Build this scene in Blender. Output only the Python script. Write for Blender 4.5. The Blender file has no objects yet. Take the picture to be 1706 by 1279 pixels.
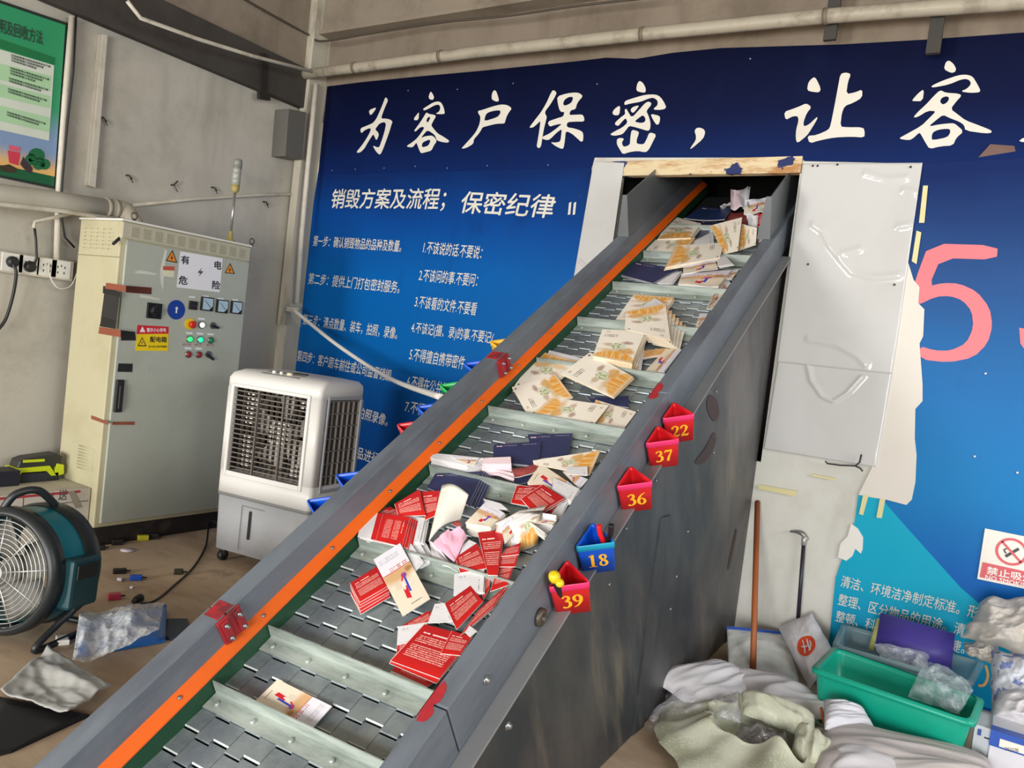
import bpy, bmesh, math, random
from mathutils import Vector, Matrix, noise
from mathutils.geometry import tessellate_polygon
random.seed(7)
SC = bpy.context.scene
COL = SC.collection
# ---------------------------------------------------------------- camera, world, lights, exposure
F = 1311.2457                       # focal length in pixels of the 1706 x 1279 frame
HC = 1.41                           # height of the lens above the floor
RT = Vector((0.83577413, 0.53619157, 0.11823793))
UP = Vector((-0.1257624, -0.02267762, 0.99180116))
FW = Vector((-0.53447678, 0.84379163, -0.04847937))
CAMLOC = Vector((0, 0, HC))
cam = bpy.data.cameras.new('camera')
cam.sensor_fit = 'HORIZONTAL'
cam.sensor_width = 36.0
cam.lens = F * 36.0 / 1706.0
cam.clip_start = 0.02
camo = bpy.data.objects.new('camera', cam)
COL.objects.link(camo)
camo.matrix_world = Matrix(((RT.x, UP.x, -FW.x, 0), (RT.y, UP.y, -FW.y, 0), (RT.z, UP.z, -FW.z, HC), (0, 0, 0, 1)))
SC.camera = camo
SC.view_settings.view_transform = 'Standard'
SC.view_settings.look = 'None'
SC.view_settings.gamma = 1.0
SC.view_settings.use_curve_mapping = False
SC.view_settings.exposure = 0.0
wd = bpy.data.worlds.new('sky')
wd.use_nodes = True
SC.world = wd
wd.node_tree.nodes['Background'].inputs[0].default_value = (0.93, 0.97, 1.0, 1)
wd.node_tree.nodes['Background'].inputs[1].default_value = 0.45

def area(name, loc, target, sx, sy, power, col=(1, 1, 1)):
    l = bpy.data.lights.new(name, 'AREA')
    l.shape = 'RECTANGLE'
    l.size, l.size_y, l.energy, l.color = sx, sy, power, col
    o = bpy.data.objects.new(name, l)
    COL.objects.link(o)
    o.location = loc
    o.rotation_euler = (Vector(target) - Vector(loc)).to_track_quat('-Z', 'Y').to_euler()
    return o
# daylight from behind the camera, split into two added lamps against film glare
area('left_split_daylight', (-4.15, -4.6, 1.05), (-2.4, 3.5, 1.1), 1.3, 1.9, 305, (1.0, 0.985, 0.96))
area('right_split_daylight', (.35, -4.6, 1.05), (-1.6, 3.5, 1.1), 2.9, 1.9, 395, (1.0, 0.985, 0.96))
area('added_side_fill', (4.6, 1.0, 2.6), (-1.0, 3.4, 0.9), 3.5, 1.6, 180, (0.95, 0.98, 1.0))  # added lamp on the open right side to brighten the belt

# ---------------------------------------------------------------- places: pixel rays of the photograph cut with real planes
def ray(x, y):
    return RT * ((x - 853.0) / F) - UP * ((y - 639.5) / F) + FW
def wz(x, y, z=0.0):
    d = ray(x, y); return CAMLOC + d * ((z - HC) / d.z)
def wy(x, y, Y):
    d = ray(x, y); return CAMLOC + d * (Y / d.y)
def wx(x, y, X):
    d = ray(x, y); return CAMLOC + d * (X / d.x)
AL, INC = math.radians(2.38629692), math.radians(30.76426749)
EX = Vector((math.cos(AL), math.sin(AL), 0))
EH = Vector((-math.sin(AL), math.cos(AL), 0))
ES = EH * math.cos(INC) + Vector((0, 0, math.sin(INC)))
EN = EX.cross(ES)
def cv(x, s, n):                    # conveyor frame: across, up the slope, out of the belt
    return CAMLOC + EX * x + ES * s + EN * n
def cn(x, y, n):
    d = ray(x, y); return CAMLOC + d * (n / d.dot(EN))
def cx(x, y, c):
    d = ray(x, y); return CAMLOC + d * (c / d.dot(EX))
def tocv(p):
    q = p - CAMLOC; return (q.dot(EX), q.dot(ES), q.dot(EN))
YW = 4.275                          # back wall
XL = -4.80                          # left wall

# ---------------------------------------------------------------- mesh helpers
class MB:
    def __init__(self):
        self.bm = bmesh.new()
        self.uv = self.bm.loops.layers.uv.new('UVMap')
    def face(self, pts, uvs=None, smooth=False):
        vs = [p if isinstance(p, bmesh.types.BMVert) else self.bm.verts.new(p) for p in pts]
        try:
            f = self.bm.faces.new(vs)
        except ValueError:
            return None
        f.smooth = smooth
        if uvs:
            for l, u in zip(f.loops, uvs):
                l[self.uv].uv = u
        return f
    def obox(self, p, a, b, c):     # parallelepiped from a corner and three edge vectors
        p, a, b, c = Vector(p), Vector(a), Vector(b), Vector(c)
        v = [self.bm.verts.new(p + a * i + b * j + c * k) for k in (0, 1) for j in (0, 1) for i in (0, 1)]
        fl = a.cross(b).dot(c) < 0
        for q in ((0, 2, 3, 1), (4, 5, 7, 6), (0, 1, 5, 4), (2, 6, 7, 3), (0, 4, 6, 2), (1, 3, 7, 5)):
            q = q[::-1] if fl else q
            self.face([v[i] for i in q], ((0, 0), (1, 0), (1, 1), (0, 1)))
        return self
    def box(self, lo, hi):
        lo, hi = Vector(lo), Vector(hi); d = hi - lo
        return self.obox(lo, (d.x, 0, 0), (0, d.y, 0), (0, 0, d.z))
    def cbox(self, lo, hi):         # the same in the conveyor frame
        return self.obox(cv(*lo), EX * (hi[0] - lo[0]), ES * (hi[1] - lo[1]), EN * (hi[2] - lo[2]))
    def prism(self, pts, vec, holes=()):
        vec = Vector(vec)
        loops = [[Vector(p) for p in pts]] + [[Vector(p) for p in h] for h in holes]
        flat = [p for l in loops for p in l]
        tris = tessellate_polygon(loops)
        a = [self.bm.verts.new(p) for p in flat]
        b = [self.bm.verts.new(p + vec) for p in flat]
        for t in tris:
            nrm = (flat[t[1]] - flat[t[0]]).cross(flat[t[2]] - flat[t[0]])
            if nrm.dot(vec) > 0:
                t = t[::-1]
            self.face([a[i] for i in t]); self.face([b[i] for i in t[::-1]])
        k = 0
        for l in loops:
            n = len(l)
            for i in range(n):
                self.face([a[k + i], a[k + (i + 1) % n], b[k + (i + 1) % n], b[k + i]])
            k += n
        return self
    def flat(self, pts, holes=(), nrm=None):
        loops = [[Vector(p) for p in pts]] + [[Vector(p) for p in h] for h in holes]
        flat = [p for l in loops for p in l]
        a = [self.bm.verts.new(p) for p in flat]
        for t in tessellate_polygon(loops):
            if nrm is not None and (flat[t[1]] - flat[t[0]]).cross(flat[t[2]] - flat[t[0]]).dot(nrm) < 0:
                t = t[::-1]
            self.face([a[i] for i in t])
        return self
    def tube(self, pts, r, seg=10, caps=True):
        pts = [Vector(p) for p in pts]
        n = len(pts)
        rr = r if isinstance(r, (list, tuple)) else [r] * n
        rings = []
        t0 = (pts[1] - pts[0]).normalized()
        u = t0.orthogonal().normalized()
        for i, p in enumerate(pts):
            t = (pts[min(i + 1, n - 1)] - pts[max(i - 1, 0)]).normalized()
            u = (u - t * u.dot(t)).normalized()
            w = t.cross(u)
            rings.append([self.bm.verts.new(p + (u * math.cos(6.28319 * k / seg) + w * math.sin(6.28319 * k / seg)) * rr[i]) for k in range(seg)])
        for a, b in zip(rings, rings[1:]):
            for k in range(seg):
                self.face([a[k], a[(k + 1) % seg], b[(k + 1) % seg], b[k]], smooth=True)
        if caps:
            self.face(rings[0][::-1]); self.face(rings[-1])
        return self
    def lathe(self, prof, o, ax, seg=32, smooth=True, caps=True):   # prof = (radius, distance along the axis)
        ax = Vector(ax).normalized(); o = Vector(o)
        u = ax.orthogonal().normalized(); w = ax.cross(u)
        rings = [[self.bm.verts.new(o + ax * h + (u * math.cos(6.28319 * k / seg) + w * math.sin(6.28319 * k / seg)) * r) for k in range(seg)] for r, h in prof]
        for a, b in zip(rings, rings[1:]):
            for k in range(seg):
                self.face([a[k], a[(k + 1) % seg], b[(k + 1) % seg], b[k]], smooth=smooth)
        if caps:
            self.face(rings[0][::-1]); self.face(rings[-1])
        return self
    def grid(self, fn, nu, nv, thick=None, smooth=True):            # sheet with UV; fn(u, v); thick adds a back and edges
        P = [[Vector(fn(i / nu, j / nv)) for i in range(nu + 1)] for j in range(nv + 1)]
        A = [[self.bm.verts.new(p) for p in row] for row in P]
        uvq = lambda i, j: (i / nu, j / nv)
        for j in range(nv):
            for i in range(nu):
                self.face([A[j][i], A[j][i + 1], A[j + 1][i + 1], A[j + 1][i]], [uvq(i, j), uvq(i + 1, j), uvq(i + 1, j + 1), uvq(i, j + 1)], smooth)
        if thick is not None:
            th = Vector(thick)
            B = [[self.bm.verts.new(p - th) for p in row] for row in P]
            z = [(0.01, 0.01)] * 4; n0 = len(self.bm.faces)
            for j in range(nv):
                for i in range(nu):
                    self.face([B[j][i], B[j + 1][i], B[j + 1][i + 1], B[j][i + 1]], z, smooth)
            for i in range(nu):
                self.face([B[0][i], B[0][i + 1], A[0][i + 1], A[0][i]], z); self.face([B[nv][i + 1], B[nv][i], A[nv][i], A[nv][i + 1]], z)
            for j in range(nv):
                self.face([B[j + 1][0], B[j][0], A[j][0], A[j + 1][0]], z); self.face([B[j][nu], B[j + 1][nu], A[j + 1][nu], A[j][nu]], z)
            self.bm.faces.ensure_lookup_table()
            for f in self.bm.faces[n0:]: f.material_index = 1
        return self
    def rings(self, rows, close0=True, close1=True):                # loft through closed rings of points
        R = [[self.bm.verts.new(p) for p in r] for r in rows]
        n = len(R[0])
        for a, b in zip(R, R[1:]):
            for k in range(n):
                self.face([a[k], a[(k + 1) % n], b[(k + 1) % n], b[k]], smooth=True)
        if close0: self.face(R[0][::-1])
        if close1: self.face(R[-1])
        return self

WM = {}                              # world matrices of things that own parts
def thing(name, label, cat, loc=(0, 0, 0), M=None, group=None):
    o = bpy.data.objects.new(name, None)
    COL.objects.link(o)
    o.empty_display_size = 0.05
    o.matrix_world = M if M is not None else Matrix.Translation(Vector(loc))
    WM[o] = o.matrix_world.copy()
    return tag(o, label, cat, group)
def tag(o, label=None, cat=None, group=None, kind=None):
    if label: o['label'] = label
    if cat: o['category'] = cat
    if group: o['group'] = group
    if kind: o['kind'] = kind
    return o
def obj(name, mb, mt, parent=None, bevel=0, sub=0, label=None, recalc=False, solid=0):
    bm = mb.bm
    if recalc:
        bmesh.ops.recalc_face_normals(bm, faces=bm.faces)
    me = bpy.data.meshes.new(name)
    bm.to_mesh(me); bm.free()
    return mobj(name, me, mt, parent, bevel, sub, label, solid)
def mobj(name, me, mt, parent=None, bevel=0, sub=0, label=None, solid=0):
    if mt: me.materials.append(mt)
    o = bpy.data.objects.new(name, me)
    COL.objects.link(o)
    if parent is not None:
        M = WM[parent]
        me.transform(M.inverted())
        o.parent = parent
        WM[o] = M
    else:
        c = [v.co for v in me.vertices]
        lo = Vector([min(p[i] for p in c) for i in range(3)]); hi = Vector([max(p[i] for p in c) for i in range(3)])
        b = Vector(((lo.x + hi.x) / 2, (lo.y + hi.y) / 2, lo.z))
        me.transform(Matrix.Translation(-b))
        o.location = b
        WM[o] = Matrix.Translation(b)
    if solid:
        md = o.modifiers.new('solid', 'SOLIDIFY'); md.thickness = solid; md.offset = 0
    if bevel:
        md = o.modifiers.new('bevel', 'BEVEL'); md.width = bevel; md.segments = 2; md.limit_method = 'ANGLE'; md.angle_limit = 0.6
    if sub:
        md = o.modifiers.new('sub', 'SUBSURF'); md.levels = sub; md.render_levels = sub
    if label: o['label'] = label
    return o
def struct(name, mb, mt, **k):
    return tag(obj(name, mb, mt, **k), kind='structure')
def catmull(pts, n=6, closed=False):
    pts = [Vector(p) for p in pts]
    out = []; m = len(pts)
    rng = range(m) if closed else range(m - 1)
    for i in rng:
        if closed:
            a, b, c, d = pts[i - 1], pts[i], pts[(i + 1) % m], pts[(i + 2) % m]
        else:
            a, b, c, d = pts[max(i - 1, 0)], pts[i], pts[i + 1], pts[min(i + 2, m - 1)]
        for k in range(n):
            t = k / n
            out.append(0.5 * (2 * b + (c - a) * t + (2 * a - 5 * b + 4 * c - d) * t * t + (3 * b - a - 3 * c + d) * t ** 3))
    if not closed: out.append(pts[-1])
    return out
def ridge(u, v, s, fr=3.0, oc=3):     # sharp creases of crumpled cloth or film, about -1 .. 1
    t, a = 0.0, 1.0
    for i in range(oc):
        t += a * (1 - 3.2 * abs(noise.noise(Vector((u * fr, v * fr, s + i * 7.3)))))
        fr *= 2.1; a *= .5
    return t * .5
def nz(p, s=1.0):
    return noise.noise(Vector(p) * s)
def lerp4(q, u, v):                  # corners TL TR BR BL, u to the right, v up
    return (q[3] * (1 - u) + q[2] * u) * (1 - v) + (q[0] * (1 - u) + q[1] * u) * v

# ---------------------------------------------------------------- materials
def lin(c):
    if isinstance(c, str):
        c = c.lstrip('#'); c = [int(c[i:i + 2], 16) / 255 for i in (0, 2, 4)]
    return tuple(x / 12.92 if x <= 0.04045 else ((x + 0.055) / 1.055) ** 2.4 for x in c) + (1.0,)
class G:                             # small node-graph writer
    def __init__(self, name, rough=0.5, metal=0.0, spec=0.5, coat=0.0):
        self.m = bpy.data.materials.new(name); self.m.use_nodes = True
        self.t = self.m.node_tree; self.b = self.t.nodes['Principled BSDF']
        self.set('Roughness', rough); self.set('Metallic', metal); self.set('Specular IOR Level', spec); self.set('Coat Weight', coat)
        tc = self.t.nodes.new('ShaderNodeTexCoord'); self.uvv = tc.outputs['UV']; self.ob = tc.outputs['Object']
        sx = self.t.nodes.new('ShaderNodeSeparateXYZ'); self.t.links.new(self.uvv, sx.inputs[0])
        self.u, self.v = sx.outputs[0], sx.outputs[1]
        so = self.t.nodes.new('ShaderNodeSeparateXYZ'); self.t.links.new(self.ob, so.inputs[0])
        self.ox, self.oy, self.oz = so.outputs
    def put(self, inp, val):
        if isinstance(val, bpy.types.NodeSocket): self.t.links.new(val, inp)
        elif isinstance(val, str): inp.default_value = lin(val)
        else: inp.default_value = val
    def set(self, k, val): self.put(self.b.inputs[k], val)
    def mth(self, op, a, b=None, c=None, clamp=False):
        n = self.t.nodes.new('ShaderNodeMath'); n.operation = op; n.use_clamp = clamp
        for i, x in enumerate((a, b, c)):
            if x is not None: self.put(n.inputs[i], x)
        return n.outputs[0]
    def add(self, a, b): return self.mth('ADD', a, b)
    def mul(self, a, b): return self.mth('MULTIPLY', a, b)
    def sub(self, a, b): return self.mth('SUBTRACT', a, b)
    def gt(self, a, b): return self.mth('GREATER_THAN', a, b)
    def lt(self, a, b): return self.mth('LESS_THAN', a, b)
    def ramp(self, x, a, b):         # smooth 0..1 between a and b
        n = self.t.nodes.new('ShaderNodeMapRange'); n.interpolation_type = 'SMOOTHSTEP'; n.clamp = True
        self.put(n.inputs[0], x); n.inputs[1].default_value = a; n.inputs[2].default_value = b
        return n.outputs[0]
    def mix(self, a, b, f):
        n = self.t.nodes.new('ShaderNodeMix'); n.data_type = 'RGBA'
        self.put(n.inputs[6], lin(a) if not isinstance(a, bpy.types.NodeSocket) else a)
        self.put(n.inputs[7], lin(b) if not isinstance(b, bpy.types.NodeSocket) else b)
        self.put(n.inputs[0], f)
        return n.outputs[2]
    def vec(self, src, sc):
        n = self.t.nodes.new('ShaderNodeMapping'); self.put(n.inputs[0], src); n.inputs[3].default_value = sc if isinstance(sc, (tuple, list)) else (sc,) * 3
        return n.outputs[0]
    def noise(self, scale=5.0, detail=4.0, src=None, rough=0.55):
        n = self.t.nodes.new('ShaderNodeTexNoise')
        self.put(n.inputs['Vector'], self.vec(self.ob if src is None else src, scale))
        n.inputs['Scale'].default_value = 1.0; n.inputs['Detail'].default_value = detail; n.inputs['Roughness'].default_value = rough
        return n.outputs[0]
    def band(self, x, a, b): return self.mul(self.gt(x, a), self.lt(x, b))
    def rect(self, u0, v0, u1, v1): return self.mul(self.band(self.u, u0, u1), self.band(self.v, v0, v1))
    def ell(self, cu, cv_, ru, rv, wob=0.0, soft=0.15, ns=9.0):
        a = self.mul(self.sub(self.u, cu), 1 / ru); b = self.mul(self.sub(self.v, cv_), 1 / rv)
        d = self.mth('SQRT', self.add(self.mul(a, a), self.mul(b, b)))
        if wob: d = self.add(d, self.mul(self.sub(self.noise(ns, 3, self.uvv), 0.5), wob))
        return self.sub(1.0, self.ramp(d, 1 - soft, 1 + soft))
    def rrect(self, cu, cv_, w, h, ang):
        c, s = math.cos(ang), math.sin(ang)
        x, y = self.sub(self.u, cu), self.sub(self.v, cv_)
        p = self.add(self.mul(x, c), self.mul(y, s)); q = self.sub(self.mul(y, c), self.mul(x, s))
        return self.mul(self.band(p, -w / 2, w / 2), self.band(q, -h / 2, h / 2))
    def lines(self, u0, v0, u1, v1, n, fill=0.5, vertical=False, dens=60):   # rows of fine print
        x, y = (self.v, self.u) if vertical else (self.u, self.v)
        a, b = (u0, u1) if vertical else (v0, v1)
        k = self.mth('FRACT', self.mul(self.sub(y, a), n / (b - a)))
        brk = self.noise((n * 2, dens, 1) if vertical else (dens, n * 2, 1), 0, self.uvv)
        return self.mul(self.mul(self.rect(u0, v0, u1, v1), self.lt(k, fill)), self.gt(brk, 0.42))
    def bump(self, h, strength=0.3, dist=0.01):
        n = self.t.nodes.new('ShaderNodeBump'); n.inputs['Strength'].default_value = strength; n.inputs['Distance'].default_value = dist
        self.put(n.inputs['Height'], h); self.t.links.new(n.outputs[0], self.b.inputs['Normal'])
    def done(self, col=None):
        if col is not None: self.set('Base Color', lin(col) if isinstance(col, str) else col)
        return self.m
MC = {}
def mat(col, rough=0.5, metal=0.0, var=0.12, scale=6.0, dirt=None, damt=0.3, dscale=3.0, bump=0.0, bscale=40.0, bdist=0.004, spec=0.5, stretch=(1, 1, 1), key=''):
    k = (col, rough, metal, var, scale, dirt, damt, dscale, bump, bscale, spec, stretch, key)
    if k in MC: return MC[k]
    g = G('paint_' + col.lstrip('#') + key, rough, metal, spec)
    c = lin(col)
    dk = tuple(x * (1 - var) for x in c[:3]) + (1,); lt = tuple(min(1, x * (1 + var)) for x in c[:3]) + (1,)
    n = g.t.nodes.new('ShaderNodeMix'); n.data_type = 'RGBA'
    n.inputs[6].default_value = dk; n.inputs[7].default_value = lt
    g.put(n.inputs[0], g.noise(tuple(scale * s for s in stretch), 5))
    col_o = n.outputs[2]
    if dirt:
        f = g.mul(g.ramp(g.noise(tuple(dscale * s for s in stretch), 6, rough=0.65), 0.48, 0.68), damt)
        col_o = g.mix(col_o, dirt, f)
    g.set('Base Color', col_o)
    if bump: g.bump(g.noise(bscale, 4), bump, bdist)
    MC[k] = g.m
    return g.m
def emis(col, strength):
    g = G('glow_' + col.lstrip('#')); g.set('Base Color', col); g.set('Emission Color', col); g.set('Emission Strength', strength)
    return g.m
def clear(col='#e8eeee', alpha=0.25, rough=0.12, cscale=14.0, bump=0.5, name='clear_film'):
    g = G(name, rough, 0.0, 0.8); g.set('Base Color', col)
    n = g.noise(cscale, 5)
    g.set('Alpha', g.add(g.mul(g.ramp(n, 0.4, 0.75), 0.45), alpha)); g.bump(n, bump, 0.02)
    return g.m

# ---------------------------------------------------------------- lettering
def glyphs(body, bold=0.0, slant=0.0, res=2):
    c = bpy.data.curves.new('lettering', 'FONT'); c.body = body; c.size = 1.0; c.resolution_u = res; c.offset = bold; c.shear = slant
    o = bpy.data.objects.new('lettering', c); COL.objects.link(o)
    bpy.context.view_layer.update()
    me = bpy.data.meshes.new_from_object(o.evaluated_get(bpy.context.evaluated_depsgraph_get()))
    COL.objects.unlink(o); bpy.data.objects.remove(o); bpy.data.curves.remove(c)
    return me
def text(name, body, p0, p1, h, mt, parent, up=(0, 0, 1), off=0.002, bold=0.0, slant=0.0, res=2, label=None):
    p0, p1 = Vector(p0), Vector(p1)
    me = glyphs(body, 0.0, slant, res)
    if bold:                         # heavier weight: the outline laid down again a hair to each side
        b2 = bmesh.new(); lay = 0
        for dx, dy in ((-bold, 0), (bold, 0), (0, bold), (0, -bold)):
            b2.from_mesh(me)
            b2.verts.ensure_lookup_table()
            for v in b2.verts[-len(me.vertices):]: v.co.x += dx; v.co.y += dy; v.co.z += .00025 * lay
            lay += 1
        b2.to_mesh(me); b2.free()
    xs = [v.co.x for v in me.vertices]; ys = [v.co.y for v in me.vertices]
    w = max(xs) - min(xs); hh = max(ys) - min(ys)
    X = p1 - p0; L = X.length; X.normalize()
    U = Vector(up); U = (U - X * U.dot(X)).normalized(); N = X.cross(U)
    M = Matrix((tuple(X) + (0,), tuple(U) + (0,), tuple(N) + (0,), (0, 0, 0, 1))).transposed()
    M.translation = p0 + N * off
    S = Matrix.Diagonal((L / w, h / hh, 1, 1)) @ Matrix.Translation((-min(xs), -min(ys), 0))
    me.transform(M @ S)
    return mobj(name, me, mt, parent, label=label)
def chaikin(p):
    o = []
    for i in range(len(p)):
        a, b = p[i], p[(i + 1) % len(p)]
        o += [(a[0] * .78 + b[0] * .22, a[1] * .78 + b[1] * .22), (a[0] * .22 + b[0] * .78, a[1] * .22 + b[1] * .78)]
    return o
def stroke(mb, pts, fn, n=8):        # pen stroke of varying width; pts = (x, y, width); fn maps the plane to the world
    q = catmull([(p[0], p[1], p[2]) for p in pts], n)
    a, b = [], []
    for i, p in enumerate(q):
        d = q[min(i + 1, len(q) - 1)] - q[max(i - 1, 0)]
        t = Vector((-d.y, d.x)).normalized() * max(p.z, 0.01) / 2
        a.append(fn(p.x + t.x, p.y + t.y)); b.append(fn(p.x - t.x, p.y - t.y))
    for i in range(len(q) - 1):
        mb.face([b[i], b[i + 1], a[i + 1], a[i]])
DIG = {'1': [[(.3, 0, .2), (.3, .5, .2), (.3, 1, .2)], [(.05, .025, .05), (.55, .025, .05)], [(.3, .96, .1), (.06, .86, .04)]],
 '2': [[(.06, .7, .16), (.1, .86, .14), (.3, .96, .09), (.47, .78, .2), (.38, .48, .14), (.2, .24, .09), (.06, .1, .08)], [(.04, .08, .16), (.3, .09, .17), (.5, .07, .14), (.6, .22, .05)]],
 '3': [[(.06, .8, .13), (.22, .95, .08), (.42, .88, .16), (.42, .68, .18), (.2, .54, .06)], [(.2, .54, .06), (.45, .48, .15), (.5, .24, .21), (.3, .04, .09), (.05, .1, .15)]],
 '6': [[(.56, .97, .05), (.32, .85, .1), (.12, .52, .2), (.12, .2, .2), (.3, .04, .08), (.5, .18, .18), (.5, .38, .17), (.34, .54, .08), (.16, .42, .05)]],
 '7': [[(.03, .74, .04), (.07, .92, .12)], [(.05, .91, .17), (.3, .91, .17), (.57, .93, .14)], [(.55, .9, .1), (.4, .58, .13), (.28, .25, .18), (.25, .02, .18)]],
 '8': [[(.3, .96, .07), (.12, .82, .17), (.18, .62, .17), (.42, .42, .17), (.5, .2, .17), (.3, .04, .08), (.1, .18, .16), (.16, .4, .09), (.4, .58, .1), (.46, .8, .15), (.3, .96, .07)]]}
DIG['9'] = [[(.6 - x, 1 - y, w) for x, y, w in s] for s in DIG['6']]
# ---------------------------------------------------------------- the setting
def wall_mat(name, base, dark, lowdirt='#8d8878'):
    g = G(name, 0.9, 0, 0.25)
    n = g.noise(1.3, 6, rough=0.7); n2 = g.noise(9.0, 5, rough=0.7); n3 = g.noise((3, 3, 0.7), 5)
    c = g.mix(base, dark, g.ramp(n, 0.42, 0.72))
    c = g.mix(c, lowdirt, g.mul(g.ramp(n3, 0.52, 0.75), 0.5))
    c = g.mix(c, '#5d584e', g.mul(g.ramp(n2, 0.66, 0.8), 0.5))
    g.bump(n2, 0.15, 0.01)
    return g.done(c)
M_WALL = wall_mat('old_white_plaster', '#bbb6aa', '#a5a094', '#857f70')
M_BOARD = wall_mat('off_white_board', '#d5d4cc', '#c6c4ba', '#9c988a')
M_BEAM = wall_mat('grimy_concrete', '#8d8273', '#6f6558', '#5b5044')
M_STEELBAND = wall_mat('dark_steel_band', '#47433e', '#383430', '#2e2a26')
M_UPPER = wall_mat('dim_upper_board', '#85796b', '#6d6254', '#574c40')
M_PIL = mat('#bdb7a6', 0.8, dirt='#6f6552', damt=0.6, dscale=5, stretch=(1, 1, 0.3))
g = G('dusty_brown_floor', 0.75, 0, 0.3)
n1 = g.noise((0.9, 2.2, 1), 6, rough=0.65); n2 = g.noise((7, 18, 1), 5, rough=0.7)
c = g.mix('#c0ab92', '#9c866e', g.ramp(n1, 0.4, 0.7)); c = g.mix(c, '#c9a27a', g.mul(g.ramp(n2, 0.55, 0.75), 0.5)); c = g.mix(c, '#6b5b4c', g.mul(g.ramp(g.noise(2.1, 6, rough=0.75), 0.56, 0.72), 0.6))
g.bump(n2, 0.1, 0.01)
M_FLOOR = g.done(c)
ZT = 4.45
struct('floor', MB().box((XL - .2, -6, -0.1), (6, YW + 1.9, 0)), M_FLOOR)
struct('wall_left', MB().box((XL - .2, -6, 0), (XL, YW + .2, ZT)), M_WALL)
HX0, HX1, HZ0, HZ1 = -2.12, -1.085, 0.95, 2.49            # the hatch the conveyor runs through
P = lambda x, z: Vector((x, YW, z))
struct('wall_back', MB().prism([P(XL, 0), P(6, 0), P(6, ZT), P(XL, ZT)], (0, 0.05, 0), [[P(HX0, HZ0), P(HX0, HZ1), P(HX1, HZ1), P(HX1, HZ0)]]), M_BOARD, recalc=True)
struct('ceiling', MB().box((XL - .2, -4.4, ZT), (6, YW + .2, ZT + .15)), M_BEAM)
# room behind the hatch
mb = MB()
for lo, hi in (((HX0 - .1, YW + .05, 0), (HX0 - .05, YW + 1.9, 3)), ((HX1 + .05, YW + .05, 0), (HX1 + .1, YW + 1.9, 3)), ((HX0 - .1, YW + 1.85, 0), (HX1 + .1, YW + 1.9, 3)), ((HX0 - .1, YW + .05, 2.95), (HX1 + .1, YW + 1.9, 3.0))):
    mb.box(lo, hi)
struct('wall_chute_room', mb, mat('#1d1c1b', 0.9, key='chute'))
# beam over the left wall, the dark steel band under it, and a beam over the back wall
zb = wx(330, 112, XL).z
xb = XL + .07
zb2 = wx(420, 70, xb).z
struct('trim_1', MB().box((XL, -3, zb), (xb, YW, zb2)), M_STEELBAND, bevel=.006)
struct('trim_6', MB().box((XL, -3, zb2), (XL + .03, YW, ZT)), M_BEAM)
pc = wy(541, 160, YW - .02)
zc = wy(700, 46, YW).z
mb = MB().box((pc.x - .02, YW - .10, zc + .03), (6, YW, ZT)).box((pc.x - .02, YW - .13, zc), (6, YW, zc + .03))
struct('trim_2', mb, M_BEAM)
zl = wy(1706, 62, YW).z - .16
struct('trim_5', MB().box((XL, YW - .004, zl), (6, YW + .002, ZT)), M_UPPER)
# corner pilaster

struct('trim_3', MB().box((XL, YW - .14, 0), (pc.x - .02, YW, ZT)), M_PIL)
struct('trim_4', MB().box((pc.x - .09, YW - .17, 1.36), (pc.x - .015, YW - .0, ZT)), M_PIL)
struct('baseboard_left', MB().box((XL, -3, 0), (XL + .012, YW, .09)), mat('#5b554c', 0.8))

# ---------------------------------------------------------------- banners on the back wall
def ongw(x, y, off): return wy(x, y, YW - off)
def poly_px(px, off): return [ongw(x, y, off) for x, y in px]
def gradient(name, axis, stops, rough=0.42, tint=None):
    g = G(name, rough, 0, 0.10)
    r = g.t.nodes.new('ShaderNodeValToRGB'); e = r.color_ramp.elements
    z0, z1 = stops[0][0], stops[-1][0]
    while len(e) < len(stops): e.new(0.5)
    for k, (z, c) in zip(e, stops):
        k.position = (z - z0) / (z1 - z0); k.color = lin(c)
    f = g.mul(g.sub(axis(g), z0), 1 / (z1 - z0))
    g.put(r.inputs[0], g.add(f, g.mul(g.sub(g.noise((1.2, 1, 2.5), 4), 0.5), 0.12)))
    c = r.outputs[0]
    c = g.mix(c, '#cdd6da', g.mul(g.ramp(g.noise((14, 14, 26), 3), 0.76, 0.8), 0.55))
    c = g.mix(c, '#0c1a3c', g.mul(g.ramp(g.noise((3, 3, 1.2), 5), 0.58, 0.72), 0.25))
    g.bump(g.noise((1.1, 1, 0.7), 3), 0.35, 0.03)
    return g.done(c)
zs = ongw(750, 280, 0).z
M_HEAD = gradient('navy_banner_print', lambda g: g.oz, [(0.0, '#0a245c'), (0.3, '#09133a'), (0.7, '#050a24'), (1.0, '#04061a')])
M_RULE = gradient('blue_banner_print_shaded', lambda g: g.oz, [(0.0, '#0a3a78'), (.85, '#084a94'), (1.25, '#045ea8'), (1.8, '#045ca8'), (2.2, '#05438f'), (2.52, '#0a2860')])  # low stops darkened in the colour, standing in for the cooler's shadow
M_SLOG = gradient('sky_blue_banner_print', lambda g: g.oz, [(0.0, '#0a4f9a'), (.55, '#0f60b0'), (1.0, '#0c78b8'), (1.45, '#186cae'), (2.0, '#264e88'), (2.5, '#12265c')])
M_INK = mat('#dcd8cc', 0.6, var=0.06, dirt='#b9b4a8', damt=0.3, key='ink')
head_px = [(545, 144), (600, 137), (700, 127), (800, 118), (900, 108), (960, 102), (1010, 96), (1060, 98), (1120, 88), (1200, 80), (1330, 76), (1400, 74), (1540, 66), (1706, 54), (1900, 48), (1900, 250), (1706, 262), (1540, 272), (1340, 268), (1335, 262), (990, 262), (985, 279), (750, 285), (530, 291)]
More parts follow.
